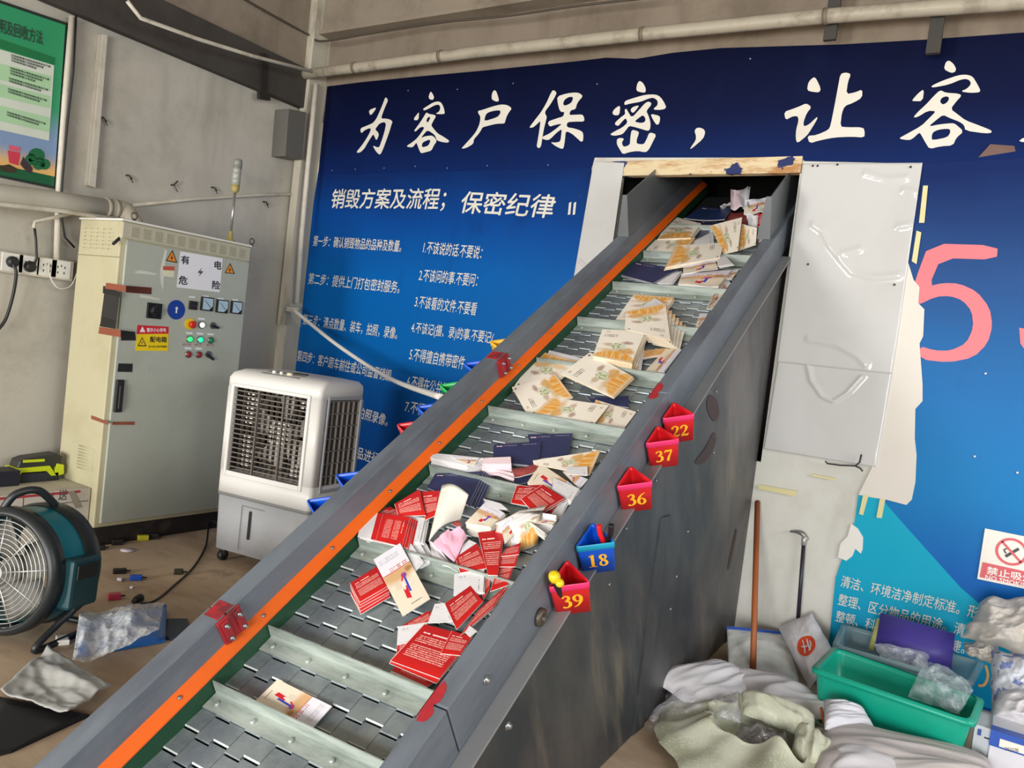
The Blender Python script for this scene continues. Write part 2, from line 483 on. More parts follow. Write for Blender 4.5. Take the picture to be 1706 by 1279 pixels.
bh = tag(obj('heading_banner', MB().prism(poly_px(head_px, .008), (0, .006, 0)), M_HEAD, recalc=True), 'dark navy heading banner with large white characters across the top of the wall', 'banner')
rule_px = [(530, 287), (750, 281), (985, 275), (985, 300), (962, 440), (930, 560), (905, 956), (470, 832), (495, 520)]
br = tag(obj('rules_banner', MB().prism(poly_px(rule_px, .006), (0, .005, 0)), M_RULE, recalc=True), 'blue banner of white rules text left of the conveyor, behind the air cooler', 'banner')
slog_px = [(1500, 266), (1900, 250), (1950, 1284), (1378, 1100), (1384, 1040), (1392, 962), (1424, 868), (1430, 822), (1478, 826)]
bs = tag(obj('slogan_banner', MB().prism(poly_px(slog_px, .006), (0, .005, 0)), M_SLOG, recalc=True), 'sky blue banner with big pink numeral five on the right of the wall', 'banner')
# turquoise wave printed on it
tq = [(1384, 1040), (1392, 962), (1424, 868), (1430, 822), (1470, 832), (1490, 855), (1530, 900), (1600, 978), (1660, 1030), (1720, 1080), (1700, 1195), (1378, 1099)]
obj('turquoise_wave', MB().flat(poly_px(tq, .0075), nrm=Vector((0, -1, 0))), gradient('turquoise_print', lambda g: g.oz, [(0, '#0e86b8'), (.5, '#10a2c4'), (1, '#12a8c6')]), bs)
five = [(1170, 590), (1557, 602), (1550, 682), (1237, 672), (1170, 830), (1250, 812), (1340, 815), (1440, 860), (1510, 950), (1527, 1050), (1500, 1150), (1420, 1230), (1280, 1258), (1120, 1240), (1118, 1165), (1200, 1190), (1290, 1192), (1380, 1150), (1420, 1060), (1410, 970), (1360, 910), (1290, 885), (1210, 888), (1110, 935), (1060, 930), (1095, 790)]
M_PINK = mat('#e0727a', 0.5, var=0.05, key='numeral')
obj('numeral_print', MB().flat([ongw(1200 + x / 3.366, 230 + y / 3.366, .008) for x, y in chaikin(five)], nrm=Vector((0, -1, 0))), M_PINK, bs, label='large pink printed numeral five')
obj('numeral_print', MB().flat(poly_px([(1698, 546), (1712, 548), (1740, 580), (1712, 590), (1700, 572)], .008), nrm=Vector((0, -1, 0))), M_PINK, bs)

GL = [((580, 150, 8.53), [  # wei, ke
 ([(530,95),(570,140),(530,230),(490,330),(468,405),(540,405),(600,420),(632,450),(615,490),(590,580),(540,720),(500,830),(455,925),(400,880),(345,785),(415,815),(440,810),(455,780),(490,680),(520,580),(538,490),(525,460),(495,455),(440,480),(395,540),(385,560),(430,605),(435,650),(400,718),(375,660),(358,625),(320,680),(270,760),(235,825),(170,890),(110,888),(200,780),(260,690),(310,600),(325,545),(290,545),(235,570),(185,618),(170,545),(280,500),(350,470),(400,410),(450,300),(500,180)],),
 ([(290,285),(415,240),(318,372)],)]),
 ((580, 150, 8.53), [
 ([(1175,18),(1205,60),(1222,105),(1205,140),(1165,135),(1142,105),(1155,55)],), ([(1008,310),(1000,425),(940,430),(935,400),(975,350)],),
 ([(1060,270),(1120,230),(1210,175),(1280,160),(1325,180),(1355,240),(1375,325),(1360,340),(1300,342),(1240,335),(1290,310),(1312,260),(1300,215),(1270,205),(1220,220),(1150,260),(1080,292)],),
 ([(1115,315),(1145,340),(1220,350),(1250,370),(1215,430),(1178,500),(1215,550),(1270,615),(1350,660),(1440,720),(1420,748),(1340,740),(1262,715),(1250,680),(1225,630),(1130,568),(1080,620),(1035,680),(1100,655),(1180,645),(1215,660),(1250,700),(1255,735),(1215,790),(1185,860),(1110,880),(1035,900),(1010,850),(980,770),(970,745),(930,800),(900,815),(840,805),(835,790),(900,750),(970,695),(1030,620),(1085,535),(1060,522),(1020,530),(960,590),(935,580),(980,520),(1030,450),(1080,370)],
  [(1160,378),(1168,400),(1130,465),(1110,440),(1125,395)], [(1160,700),(1168,730),(1140,790),(1060,815),(1045,790),(1060,740)])]),
 ((740, 140, 10.657), [  # hu
 ([(900,105),(930,140),(972,270),(960,310),(920,310),(845,275),(843,200),(865,130)],),
 ([(600,475),(660,465),(850,400),(1000,362),(1100,368),(1160,395),(1200,435),(1150,500),(1110,570),(1075,690),(1060,700),(920,705),(800,735),(680,765),(650,830),(590,910),(525,980),(518,1060),(400,1130),(320,1148),(312,1135),(400,1040),(500,930),(570,840),(620,730),(640,650),(642,570),(605,520)],
  [(1000,465),(995,530),(940,590),(715,660),(720,600),(745,530),(800,495),(900,470)])]),
 ((860, 140, 10.657), [  # bao
 ([(655,100),(722,150),(680,240),(600,370),(515,480),(515,530),(545,580),(520,680),(490,800),(465,950),(440,1110),(400,1140),(362,1110),(385,980),(415,800),(432,650),(370,710),(300,770),(225,778),(330,640),(440,500),(540,330),(610,170)],),
 ([(725,220),(900,165),(1060,148),(1130,165),(1185,215),(1110,300),(1075,360),(1055,445),(965,465),(940,550),(1040,545),(1170,540),(1200,575),(1215,665),(1050,665),(905,675),(895,765),(1040,790),(1150,830),(1190,870),(1190,1000),(1155,1030),(1080,960),(990,880),(880,830),(865,990),(845,1120),(820,1155),(720,1115),(605,1030),(690,1040),(770,1025),(790,985),(800,900),(810,795),(720,860),(600,980),(540,995),(455,970),(465,935),(580,885),(700,800),(820,700),(690,725),(590,758),(555,670),(700,615),(840,575),(855,490),(800,498),(765,450),(740,350)],
  [(1000,225),(1010,260),(980,330),(900,375),(845,380),(832,340),(860,275),(930,230)])]),
 ((1000, 110, 7.995), [  # mi
 ([(525,195),(570,225),(605,290),(605,345),(575,355),(490,335),(480,300),(495,230)],), ([(268,518),(255,655),(180,655),(160,620),(190,570)],), ([(520,520),(490,570),(435,630),(400,590),(430,545)],), ([(668,635),(780,660),(800,690),(785,770),(750,785),(700,710)],),
 ([(320,490),(340,460),(480,415),(610,380),(740,378),(800,410),(850,480),(880,550),(850,575),(780,585),(700,578),(765,520),(765,460),(710,420),(650,430),(540,475),(400,500),(325,520)],),
 ([(345,565),(365,600),(420,690),(520,580),(600,490),(650,470),(690,505),(610,600),(640,650),(670,750),(665,840),(635,865),(540,835),(450,810),(385,795),(330,870),(290,910),(190,930),(125,912),(200,865),(290,820),(365,755),(340,690),(290,740),(240,800),(195,780),(200,750),(270,685),(335,640),(325,585)], [(570,650),(605,700),(595,745),(540,760),(455,740),(500,700)]),
 ([(415,860),(445,850),(515,875),(510,910),(485,980),(485,1035),(580,1045),(620,970),(655,880),(750,910),(700,1010),(650,1110),(605,1150),(500,1130),(390,1145),(300,1175),(260,1110),(220,1040),(222,975),(260,955),(320,965),(285,1020),(310,1080),(395,1050),(400,960)],)]),
 ((1000, 110, 7.995), [([(1320,818),(1380,840),(1400,885),(1370,970),(1210,1105),(1197,1095),(1275,985),(1275,920),(1255,870),(1275,830)],)]),
 ((1290, 100, 7.995), [  # rang
 ([(525,225),(560,250),(620,380),(600,430),(520,425),(435,405),(455,290)],),
 ([(425,575),(497,625),(430,710),(390,820),(390,885),(460,860),(575,750),(570,790),(480,940),(430,1010),(305,1110),(285,1040),(290,930),(325,800),(310,745),(240,750),(150,800),(130,690),(250,650),(340,615)],),
 ([(880,185),(950,165),(1022,185),(980,290),(958,455),(1080,430),(1172,390),(1170,500),(1050,570),(940,610),(900,700),(878,885),(960,895),(1185,895),(1205,960),(1198,1032),(1030,1020),(800,1030),(600,1070),(470,1110),(437,1010),(560,1000),(720,930),(750,870),(800,620),(850,350)],)]),
 ((1490, 90, 7.523), [  # ke
 ([(685,80),(740,120),(775,185),(760,225),(710,237),(620,190),(645,100)],), ([(372,437),(355,590),(230,590),(225,575),(300,490)],),
 ([(460,400),(600,335),(800,265),(900,257),(980,280),(1030,360),(1078,450),(1065,480),(950,487),(830,468),(910,435),(960,380),(950,335),(900,310),(830,320),(690,380),(480,422)],),
 ([(575,450),(640,485),(800,495),(845,520),(770,600),(705,690),(800,760),(890,830),(1050,890),(1215,955),(1220,985),(1150,995),(890,960),(875,890),(820,850),(690,800),(610,760),(520,830),(425,910),(570,880),(730,865),(770,880),(870,970),(775,1050),(735,1145),(580,1155),(440,1190),(390,1110),(330,1000),(310,985),(230,1060),(180,1080),(50,1060),(140,1010),(340,900),(440,800),(525,715),(420,710),(290,790),(235,795),(300,720),(400,630),(490,530)],
  [(690,545),(670,600),(610,637),(570,600),(590,550),(650,527)], [(700,945),(700,990),(660,1045),(480,1080),(465,1050),(480,980),(560,945),(660,935)])]),
 ((1490, 90, 7.523), [([(1550,1100),(1620,1045),(1760,1040),(1760,1105)],)])]
for (ox, oy, sc), loops in GL:
    mb = MB()
    for lp in loops:
        w = [[ongw(ox + x / sc, oy + y / sc, .0095) for x, y in chaikin(l)] for l in lp]
        mb.flat(w[0], w[1:], Vector((0, -1, 0)))
    obj('headline_character', mb, M_INK, bh)

for x, y in ((553, 284), (592, 282), (640, 280), (692, 277), (745, 280), (812, 276), (913, 275), (680, 151), (762, 149), (855, 139), (995, 140), (1250, 98)):
    obj('screw', MB().lathe([(.005, 0), (.004, .003)], ongw(x, y, .0085), (0, -1, 0), 10), mat('#8f95a4', .4, .4, key='scr'), bh)
for x, y in ((1642, 622), (1624, 760), (1575, 1000), (1695, 787)):
    obj('screw', MB().lathe([(.007, 0), (.005, .004)], ongw(x, y, .0065), (0, -1, 0), 10), mat('#8f95a4', .4, .4, key='scr'), bs)
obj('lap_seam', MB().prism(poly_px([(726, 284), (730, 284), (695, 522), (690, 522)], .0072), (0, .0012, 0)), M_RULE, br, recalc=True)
ft = [ongw(1630, 262, .009), ongw(1650, 240, .03), ongw(1690, 243, .02), ongw(1692, 252, .008)]
obj('torn_flap', MB().prism(ft, (0, .002, 0)), mat('#6b5148', .6, var=.2, key='flapb'), bh, recalc=True, label='torn brown backed flap')
def wline(body, a, b, hpx, parent, bold=0.004, mt=None, off=.0085):
    p0, p1 = ongw(a[0], a[1], off), ongw(b[0], b[1], off)
    h = (ongw(a[0], a[1] - hpx, off) - p0).length
    text('text_line', body, p0, p1, h, mt or M_INK, parent, off=0.0005, bold=bold, slant=0.1)
wline('销毁方案及流程；', (551, 350), (741, 352), 35, br, .012)
wline('保密纪律', (766, 355), (922, 364), 37, br, .012)
mb = MB()
for x in (948, 956):
    mb.flat(poly_px([(x, 338), (x + 4, 336), (x + 2, 357), (x - 2, 358)], .0085), nrm=Vector((0, -1, 0)))
obj('text_line', mb, M_INK, br)
for b_, a_, e_, h_ in (('第一步：确认销毁物品的品种及数量。', (521, 410), (668, 420), 18), ('第二步：提供上门打包密封服务。', (513, 473), (665, 489), 19), ('第三步：清点数量、装车，拍照，录像。', (504, 541), (661, 566), 19), ('第四步：客户跟车前往或公司监督销毁。', (494, 601), (654, 637), 19), ('第五步：客户监督，拍照录像。', (500, 668), (645, 711), 19), ('第六步：对销毁后的物品进行清理。', (478, 725), (660, 785), 19),
        ('1.不该说的话.不要说：', (704, 422), (802, 432), 21), ('2.不该问的事.不要问：', (697, 468), (795, 478), 21), ('3.不该看的文件.不要看', (690, 512), (793, 526), 21), ('4.不该记(摄、录)的事.不要记(', (684, 557), (821, 576), 22), ('5.不得擅自携带密件', (681, 600), (773, 616), 22), ('6.不得在公共场所谈论', (677, 645), (778, 668), 22), ('7.不得私自复制', (674, 686), (760, 706), 21)):
    wline(b_, a_, e_, h_, br)
for b_, a_, e_, h_ in (('清洁、环境洁净制定标准。形', (1400, 977), (1629, 1031), 20), ('整理、区分物品的用途。清', (1395, 1007), (1606, 1060), 20), ('整顿、科学布局，取用快捷。', (1391, 1035), (1606, 1090), 20)):
    wline(b_, a_, e_, h_, bs)

# no smoking notice
ns = tag(obj('no_smoking_notice', MB().prism(poly_px([(1641, 880), (1745, 901), (1728, 985), (1628, 964)], .014), (0, .004, 0)), mat('#ece6dc', 0.4, key='notice'), recalc=True), 'red and white no smoking notice taped to the blue wall banner', 'sign')
M_SRED = mat('#d8525c', 0.45, var=0.05, key='sign')
obj('red_band', MB().flat(poly_px([(1637, 936), (1732, 957), (1726, 980), (1632, 961)], .0155), nrm=Vector((0, -1, 0))), M_SRED, ns)
c0 = ongw(1685, 919, .016); r0 = (ongw(1685, 919, .016) - ongw(1685, 942, .016)).length
ring = [c0 + Vector((math.cos(a) * r0, 0, math.sin(a) * r0)) for a in [k * 6.28319 / 40 for k in range(40)]]
hole = [c0 + (p - c0) * 0.82 for p in ring]
mb = MB().flat(ring, [hole], Vector((0, -1, 0)))
d = Vector((math.cos(.75), 0, -math.sin(.75))); e = Vector((d.z, 0, -d.x)) * r0 * .08
mb.flat([c0 - d * r0 * .9 - e, c0 + d * r0 * .9 - e, c0 + d * r0 * .9 + e, c0 - d * r0 * .9 + e], nrm=Vector((0, -1, 0)))
obj('prohibition_ring', mb, M_SRED, ns)
mb = MB()
d = Vector((math.cos(.8), 0, math.sin(.8))); e = Vector((-d.z, 0, d.x)) * r0 * .1
c1 = c0 + Vector((0, .0004, -r0 * .1))
mb.flat([c1 - d * r0 * .45 - e, c1 + d * r0 * .6 - e, c1 + d * r0 * .6 + e, c1 - d * r0 * .45 + e], nrm=Vector((0, -1, 0)))
stroke(mb, [(-.3, -.1, .1), (-.45, .15, .1), (-.25, .3, .08), (-.4, .5, .06)], lambda x, y: c1 + Vector((x * r0, 0, y * r0)))
obj('cigarette_print', mb, mat('#3d3d3d', 0.5, key='print'), ns)
text('text_line', '禁止吸烟', ongw(1643, 956, .016), ongw(1722, 972, .016), .038, mat('#f4efe8', 0.5, key='w'), ns, off=0.0, bold=.02)
text('text_line', 'NO SMOKING', ongw(1641, 964, .016), ongw(1722, 981, .016), .02, mat('#f4efe8', 0.5, key='w'), ns, off=0.0, bold=.02)

# ---------------------------------------------------------------- white sheets round the hatch
g = G('glossy_white_film', 0.10, 0, 0.4)
n = g.noise((1.6, 1, 1.1), 3); c = g.mix('#c9c9c7', '#c0c0bd', g.ramp(g.noise(1.5, 4), 0.4, 0.7)); g.bump(n, 0.06, 0.03)
M_FILM = g.done(c)
CREASE = {1.3: [[(.16, .70), (.25, .67), (.33, .60), (.45, .53), (.56, .47), (.75, .45), (.95, .47)], [(.45, .56), (.6, .585)], [(.25, .13), (.5, .12), (.7, .07), (.78, .03)], [(.55, .95), (.75, .92), (.9, .93)], [(.88, .87), (.98, .86)], [(.88, .70), (.97, .71)]], 4.2: [[(.28, .98), (.33, .82), (.45, .66), (.55, .62), (.66, .74), (.76, .93)]], 8.1: [[(.1, .2), (.4, .12), (.8, .2)]]}
def segd(p, a, b):
    t = max(0, min(1, ((p[0] - a[0]) * (b[0] - a[0]) + (p[1] - a[1]) * (b[1] - a[1])) / ((b[0] - a[0]) ** 2 + (b[1] - a[1]) ** 2)))
    return math.hypot(p[0] - a[0] - t * (b[0] - a[0]), p[1] - a[1] - t * (b[1] - a[1]))
def sheetpx(q, off, bulge, seed, thick=.003, nu=60, nv=90):
    c = [ongw(x, y, off) for x, y in q]
    def fn(u, v):
        p = lerp4(c, u, v)
        k = (u * (1 - u) * v * (1 - v)) ** .5 * 2
        p.y -= bulge * k * (0.6 + 1.0 * noise.noise(Vector((u * 1.6, v * 2.1, seed))))
        for cr in CREASE[seed]:
            dd = min(segd((u, v * 1.5), (a[0], a[1] * 1.5), (b[0], b[1] * 1.5)) for a, b in zip(cr, cr[1:]))
            p.y -= .009 * math.exp(-(dd / .02) ** 2)
        return p
    return MB().grid(fn, nu, nv, Vector((0, -thick, 0)))
sh = [('white_sheet', [(1337, 272), (1537, 271), (1486, 623), (1294, 603)], .02, .004, 1.3, 'upper glossy white plastic sheet screwed to the wall right of the hatch'),
      ('white_sheet', [(1296, 600), (1487, 621), (1460, 778), (1272, 747)], .016, .005, 4.2, 'lower glossy white plastic sheet hanging under the taller one beside the conveyor'),
      ('white_sheet', [(989, 268), (1040, 271), (1013, 460), (953, 478)], .02, .012, 8.1, 'narrow white plastic sheet left of the hatch above the grey rail')]
for nm, q, off, bu, sd, lb in sh:
    o = tag(obj(nm, sheetpx(q, off, bu, sd), M_FILM, label=lb), cat='plastic sheet')
    if sd == 1.3:
        for x, y in ((1354, 276), (1362, 276), (1395, 274), (1517, 278), (1490, 474), (1346, 440)):
            p = ongw(x, y, .024)
            obj('screw', MB().lathe([(.006, 0), (.004, .004)], p, (0, -1, 0), 8), mat('#3a3a38', .4, .7), o)
    if sd == 4.2:
        w = [(1375, 768), (1378, 772), (1400, 775), (1425, 776), (1432, 770), (1435, 757)]
        obj('tie_wire', MB().tube([ongw(x, y, .045) for x, y in w], .004, 6).tube([ongw(x, y, .045) for x, y in ((1425, 776), (1433, 780), (1437, 785))], .004, 6), mat('#2b2c2c', .5, key='wire'), o)
fp = [(1490, 430), (1509, 424), (1522, 466), (1532, 478), (1530, 505), (1540, 515), (1538, 560), (1532, 572), (1537, 640), (1537, 668), (1525, 681), (1524, 730), (1527, 758), (1525, 803), (1519, 832), (1510, 841), (1476, 832), (1450, 828), (1430, 824), (1452, 780), (1470, 700)]
tag(obj('torn_backing', MB().prism(poly_px(fp, .013), (0, .003, 0)), mat('#d8d2c8', 0.5, var=.05, key='backing'), recalc=True), 'torn strip of white banner backing beside the pink numeral five', 'torn film')
fp = [(1418, 872), (1429, 880), (1438, 895), (1437, 915), (1434, 922), (1425, 914), (1420, 926), (1410, 934), (1396, 928), (1400, 905), (1412, 893)]
tag(obj('torn_backing', MB().prism(poly_px(fp, .012), (0, .003, 0)), mat('#e4e1da', 0.5, var=.05, key='backing')), 'small torn white scrap on the turquoise edge of the banner', 'torn film')
M_TAPE = mat('#d8cf98', 0.5, var=.15, key='tape')
for q, lb in (([(1538, 309), (1546, 309), (1540, 371), (1531, 371)], 'upper yellowed tape strip beside the white sheet'), ([(1527, 384), (1535, 387), (1527, 440), (1519, 435)], 'second yellowed tape strip beside the white sheet'),
              ([(1438, 824), (1447, 825), (1438, 858), (1431, 856)], 'left short yellow tape strip on the turquoise print'), ([(1466, 830), (1475, 832), (1469, 863), (1460, 862)], 'right short yellow tape strip on the turquoise print'),
              ([(1264, 807), (1328, 818), (1326, 827), (1263, 814)], 'long yellow tape strip on the wall above the broom handle'), ([(1352, 789), (1393, 797), (1391, 800), (1354, 793)], 'thin yellow tape scrap under the lower white sheet')):
    tag(obj('tape_strip', MB().prism(poly_px(q, .0165), (0, .001, 0)), M_TAPE, recalc=True), lb, 'tape')
# peeled timber lintel over the hatch
g = G('peeled_lintel', .7); n = g.noise((3, 3, 14), 5, rough=.7)
c = g.mix('#d8c6a0', '#b07f4a', g.ramp(n, .45, .65)); c = g.mix(c, '#16275e', g.ramp(g.noise((6, 6, 9), 4), .6, .63))
M_LINT = g.done(c)
a, b = ongw(990, 286, 0), ongw(1338, 264, 0)
tag(obj('timber_lintel', MB().box((a.x, YW - .016, HZ1 - .005), (b.x, YW + .04, b.z + .01)), M_LINT, bevel=.003), 'peeling tan timber lintel across the top of the hatch', 'lintel')
# overhead pipe with couplings and hangers
Yp = YW - .19
pp = [wy(x, y, Yp) for x, y in ((447, 132), (600, 112), (800, 86), (1071, 57), (1376, 27), (1560, 13), (1850, -8))]
M_PIPE = mat('#a59d8c', 0.5, dirt='#5b4f40', damt=.5, dscale=5, key='pipe')
pr = thing('water_pipe', 'long grey pipe with couplings running above the blue banners', 'pipe', pp[0])
obj('pipe_run', MB().tube(pp, .036, 16), M_PIPE, pr)
for x, y in ((592, 113), (735, 94), (1071, 57), (1376, 27)):
    p = wy(x, y, Yp); obj('coupling', MB().tube([p - Vector((.012, 0, 0)), p + Vector((.012, 0, 0))], .04, 16), mat('#6f6656', .6, key='cpl'), pr)
for x, y0, y1 in ((1390, 8, 66), (1566, 4, 88)):
    p = wy(x, y0, Yp + .06); q = wy(x + 2, y1, Yp + .06)
    obj('hanger', MB().box((p.x - .03, YW - .14, q.z), (p.x + .03, YW - .115, p.z + .2)), mat('#3a3732', .7, key='hang'), pr)
zk = [wx(x, y, XL + .05) for x, y in ((330, -50), (410, 0), (470, 34), (518, 60))] + [wy(x, y, YW - .20) for x, y in ((545, 68), (690, 42), (840, 27), (960, 10), (1100, -6))]
tag(obj('electric_cable', MB().tube(catmull(zk), .008, 6), mat('#4a4136', .7, key='cab')), 'dark cable running along the concrete beam above the pipe', 'cable')
# ---------------------------------------------------------------- conveyor
XO, XI, XR, XRO = -1.780, -1.712, -0.996, -0.9375     # left rail outer / inner, right rail inner / outer
NT, NB = -1.5, -1.665                                  # rail tops and belt surface along the normal
S0 = 0.06
def s_at_wall(x, n, y=YW - .004):
    return (y - CAMLOC.y - EX.y * x - EN.y * n) / ES.y
SW = s_at_wall(-1.3, NT)
SE = 5.1
cM = Matrix((tuple(EX) + (0,), tuple(ES) + (0,), tuple(EN) + (0,), (0, 0, 0, 1))).transposed()
cM.translation = cv(-1.36, S0, NB - .05)
conv = thing('conveyor', 'inclined steel plate belt conveyor with grey rails rising into the hatch', 'conveyor', M=cM)
g = G('grey_painted_steel', 0.42, 0.0, 0.5)
n = g.noise((5, 1.3, 5), 6, rough=.65); c = g.mix('#6a727b', '#575d66', g.ramp(n, .4, .65)); c = g.mix(c, '#7d7a78', g.mul(g.ramp(g.noise((18, 5, 18), 5), .62, .8), .5))
g.bump(n, .08, .01); M_RAIL = g.done(c)
M_ORANGE = mat('#e66212', 0.45, var=.08, dirt='#b9541a', damt=.4, key='strip')
M_GREEN = mat('#0e3d24', 0.5, var=.2, dirt='#3b5a44', damt=.3, key='rubber')
g = G('worn_belt_steel', 0.38, 0.55, 0.5)
n = g.noise((4, 4, 4), 6, rough=.7); c = g.mix('#a5b0b3', '#838f97', g.ramp(n, .4, .65)); c = g.mix(c, '#5d666c', g.mul(g.ramp(g.noise((2.3, 5, 3), 6), .52, .75), .5)); c = g.mix(c, '#b09a97', g.mul(g.ramp(g.noise((3, 9, 3), 4), .6, .75), .4))
g.bump(g.noise(30, 4), .08, .004); M_SLAT = g.done(c)
g = G('galvanised_flight', 0.5, 0.35, 0.5)
n = g.noise((3, 20, 20), 6, rough=.7); c = g.mix('#b4bdb6', '#8b9690', g.ramp(n, .38, .66)); c = g.mix(c, '#6b6f68', g.mul(g.ramp(g.noise((9, 9, 9), 5), .6, .75), .5))
M_FLIGHT = g.done(c)
g = G('smeared_sheet_steel', 0.42, 0.5, 0.5)
n = g.noise((4, 1.6, 0.8), 6, rough=.65); c = g.mix('#625f5e', '#3c4146', g.ramp(n, .35, .65)); c = g.mix(c, '#a2947f', g.mul(g.ramp(g.noise((9, 5, 1.1), 5), .55, .78), .6)); c = g.mix(c, '#3a4e55', g.mul(g.ramp(g.noise((1.1, 1.1, .8), 4), .5, .7), .6)); c = g.mix(c, '#5b3a2a', g.mul(g.ramp(g.noise((7, 7, 1.6), 6, rough=.7), .64, .72), .6))
g.set('Roughness', g.add(.32, g.mul(n, .3))); M_SKIRT = g.done(c)
M_LIP = mat('#8e9092', 0.4, .4, .15, key='lip')
M_DARK = mat('#26282a', 0.7, key='dark')
M_BOLT = mat('#9a9c9c', 0.35, .8, key='bolt')
def rail(x0, x1, nlow, s0, s1):
    return MB().cbox((x0, s0, nlow), (x1, s1, NT))
SJ = tocv(cx(380, 1030, XI))[1]
obj('left_rail', rail(XO, XI, NT - .15, S0, SJ - .002), M_RAIL, conv, bevel=.004)
obj('left_rail', rail(XO, XI, NT - .15, SJ + .002, SE), M_RAIL, conv, bevel=.004)
SJR = tocv(cn(560 + 715 / 4.265, 980 + 830 / 4.265, NT))[1]
SJ2 = tocv(cn(1113, 655, NT))[1]
for a, b in ((S0, SJR - .002), (SJR + .002, SJ2 - .001), (SJ2 + .001, SE)):
    obj('right_rail', rail(XR, XRO, -1.655, a, b), M_RAIL, conv, bevel=.004)
obj('rail_flange', MB().cbox((XRO - .01, S0, -1.664), (-.888, s_at_wall(-.888, -1.66), -1.656)), M_LIP, conv, bevel=.002)
obj('orange_strip', MB().obox(cv(XI, S0, -1.588), EX * .030 + EN * -.026, ES * (SE - S0), EN * .004), M_ORANGE, conv)
obj('rubber_skirt', MB().obox(cv(XI + .028, S0, -1.616), EX * .006 - EN * .05, ES * (SE - S0), EX * -.006), M_GREEN, conv)
obj('rubber_skirt', MB().obox(cv(XR - .006, S0, -1.59), EN * -.075, ES * (SE - S0), EX * .005), M_GREEN, conv)
mb = MB()
s = .35
while s < 3.9:
    p = cv(XI + .015, s, -1.596); mb.lathe([(.006, 0), (.006, .003), (.003, .005)], p, EN + EX * .8, 8); s += .31
obj('strip_screws', mb, M_BOLT, conv)
# belt: interlocking crenellated plates
PT = .0712
def slat():
    pts_lo, pts_hi = [], []
    x = -1.679; k = 0; w = .057
    while x < -1.003:
        x2 = min(x + w, -1.003); o_ = .0 if k % 2 else .013
        pts_lo += [(x, o_), (x2, o_)]; pts_hi += [(x, PT - .005 + o_), (x2, PT - .005 + o_)]
        x = x2; k += 1
    out = pts_lo + pts_hi[::-1]
    f = lambda x, s: cv(x, .12 + s, NB + (.0035 if s < .02 else -.0015) - .006)
    mb = MB()
    n = len(pts_lo)
    top = lambda x, s: f(x, s) + EN * .006
    for i in range(0, n, 2):
        a, b, c_, d_ = pts_lo[i], pts_lo[i + 1], pts_hi[i + 1], pts_hi[i]
        A, B_, C_, D_ = top(*a), top(*b), top(*c_), top(*d_)
        wd_ = ES * (.0035 if (i // 2) % 2 == 0 else .0015) - EN * .0
        A2, B2 = A + wd_, B_ + wd_
        mb.face([A2, B2, C_, D_])
        f_ = mb.face([A - EN * .0022, B_ - EN * .0022, B2, A2])
        if f_ and (i // 2) % 2 == 0: f_.material_index = 1
        A, B_ = A - EN * .0022, B_ - EN * .0022
        mb.face([A - EN * .004, B_ - EN * .004, B_, A]); mb.face([D_, C_, C_ - EN * .006, D_ - EN * .006])
        mb.face([A, D_, D_ - EN * .006, A - EN * .006]); mb.face([B_, B_ - EN * .006, C_ - EN * .006, C_])
    return mb
sl = obj('belt_slat', slat(), M_SLAT, conv)
sl.data.materials.append(mat('#dfe6e6', .3, .3, key='wornlip'))
for k in range(1, 62):
    o = sl.copy(); COL.objects.link(o); o.parent = conv; o.location = (0, k * PT, 0)
obj('belt_bed', MB().cbox((-1.69, S0, NB - .05), (-1.0, SE, NB - .03)), M_DARK, conv)
# flights across the belt
mb = MB()
mb.obox(cv(-1.676, 0, NB + .002), EX * .672, ES * .003, EN * .046 + ES * .006)
mb.obox(cv(-1.676, -.048, NB + .004), EX * .672, ES * .05, EN * .003)
for x in (-1.64, -1.5, -1.36, -1.22, -1.08):
    mb.lathe([(.008, 0), (.008, .005), (.004, .008)], cv(x, -.026, NB + .006), EN, 8)
fl = obj('flight', mb, M_FLIGHT, conv)
FS = [.31, .740, .953, 1.368, 1.785, 2.21, 2.632, 3.055, 3.483, 3.92, 4.35]
fl.location = (0, FS[0], 0)
for s in FS[1:]:
    o = fl.copy(); COL.objects.link(o); o.parent = conv; o.location = (0, s, 0)
# side skirts down to the floor, seams and stains
sB = s_at_wall(-.93, -1.66)
def skirt(x, th):
    A, B_ = cv(x, S0, -1.658), cv(x, sB, -1.658)
    return MB().prism([A, B_, Vector((B_.x, B_.y, .003)), Vector((A.x, A.y, .003))], EX * th)
obj('side_skirt', skirt(-.935, .008), M_SKIRT, conv, recalc=True)
obj('side_skirt', skirt(-1.775, .008), M_SKIRT, conv, recalc=True)
q = cx(1108, 860, -.926)
obj('skirt_seam', MB().box((q.x - .002, q.y - .05, .004), (q.x + .006, q.y + .05, q.z)), M_SKIRT, conv)
mb = MB()
for x, y in ((1014, 973), (1116, 1014), (1126, 960), (1145, 885), (1192, 652), (1188, 754), (1042, 880), (1092, 800)):
    mb.lathe([(.007, 0), (.005, .006)], cx(x, y, -.928), EX, 8)
obj('rivets', mb, M_BOLT, conv)
M_STAIN = mat('#3a2622', .6, var=.3, key='stain')
for q in ([(1184, 655), (1196, 668), (1199, 690), (1190, 705), (1180, 690), (1176, 668)], [(1190, 715), (1194, 735), (1180, 765), (1165, 775), (1156, 770), (1176, 745)], [(1208, 1050), (1214, 1052), (1212, 1090), (1207, 1092)], [(1225, 880), (1229, 882), (1215, 950), (1211, 948)]):
    obj('brown_stain', MB().prism([cx(x, y, -.9258) for x, y in chaikin(q)], EX * .0006), M_STAIN, conv, recalc=True)
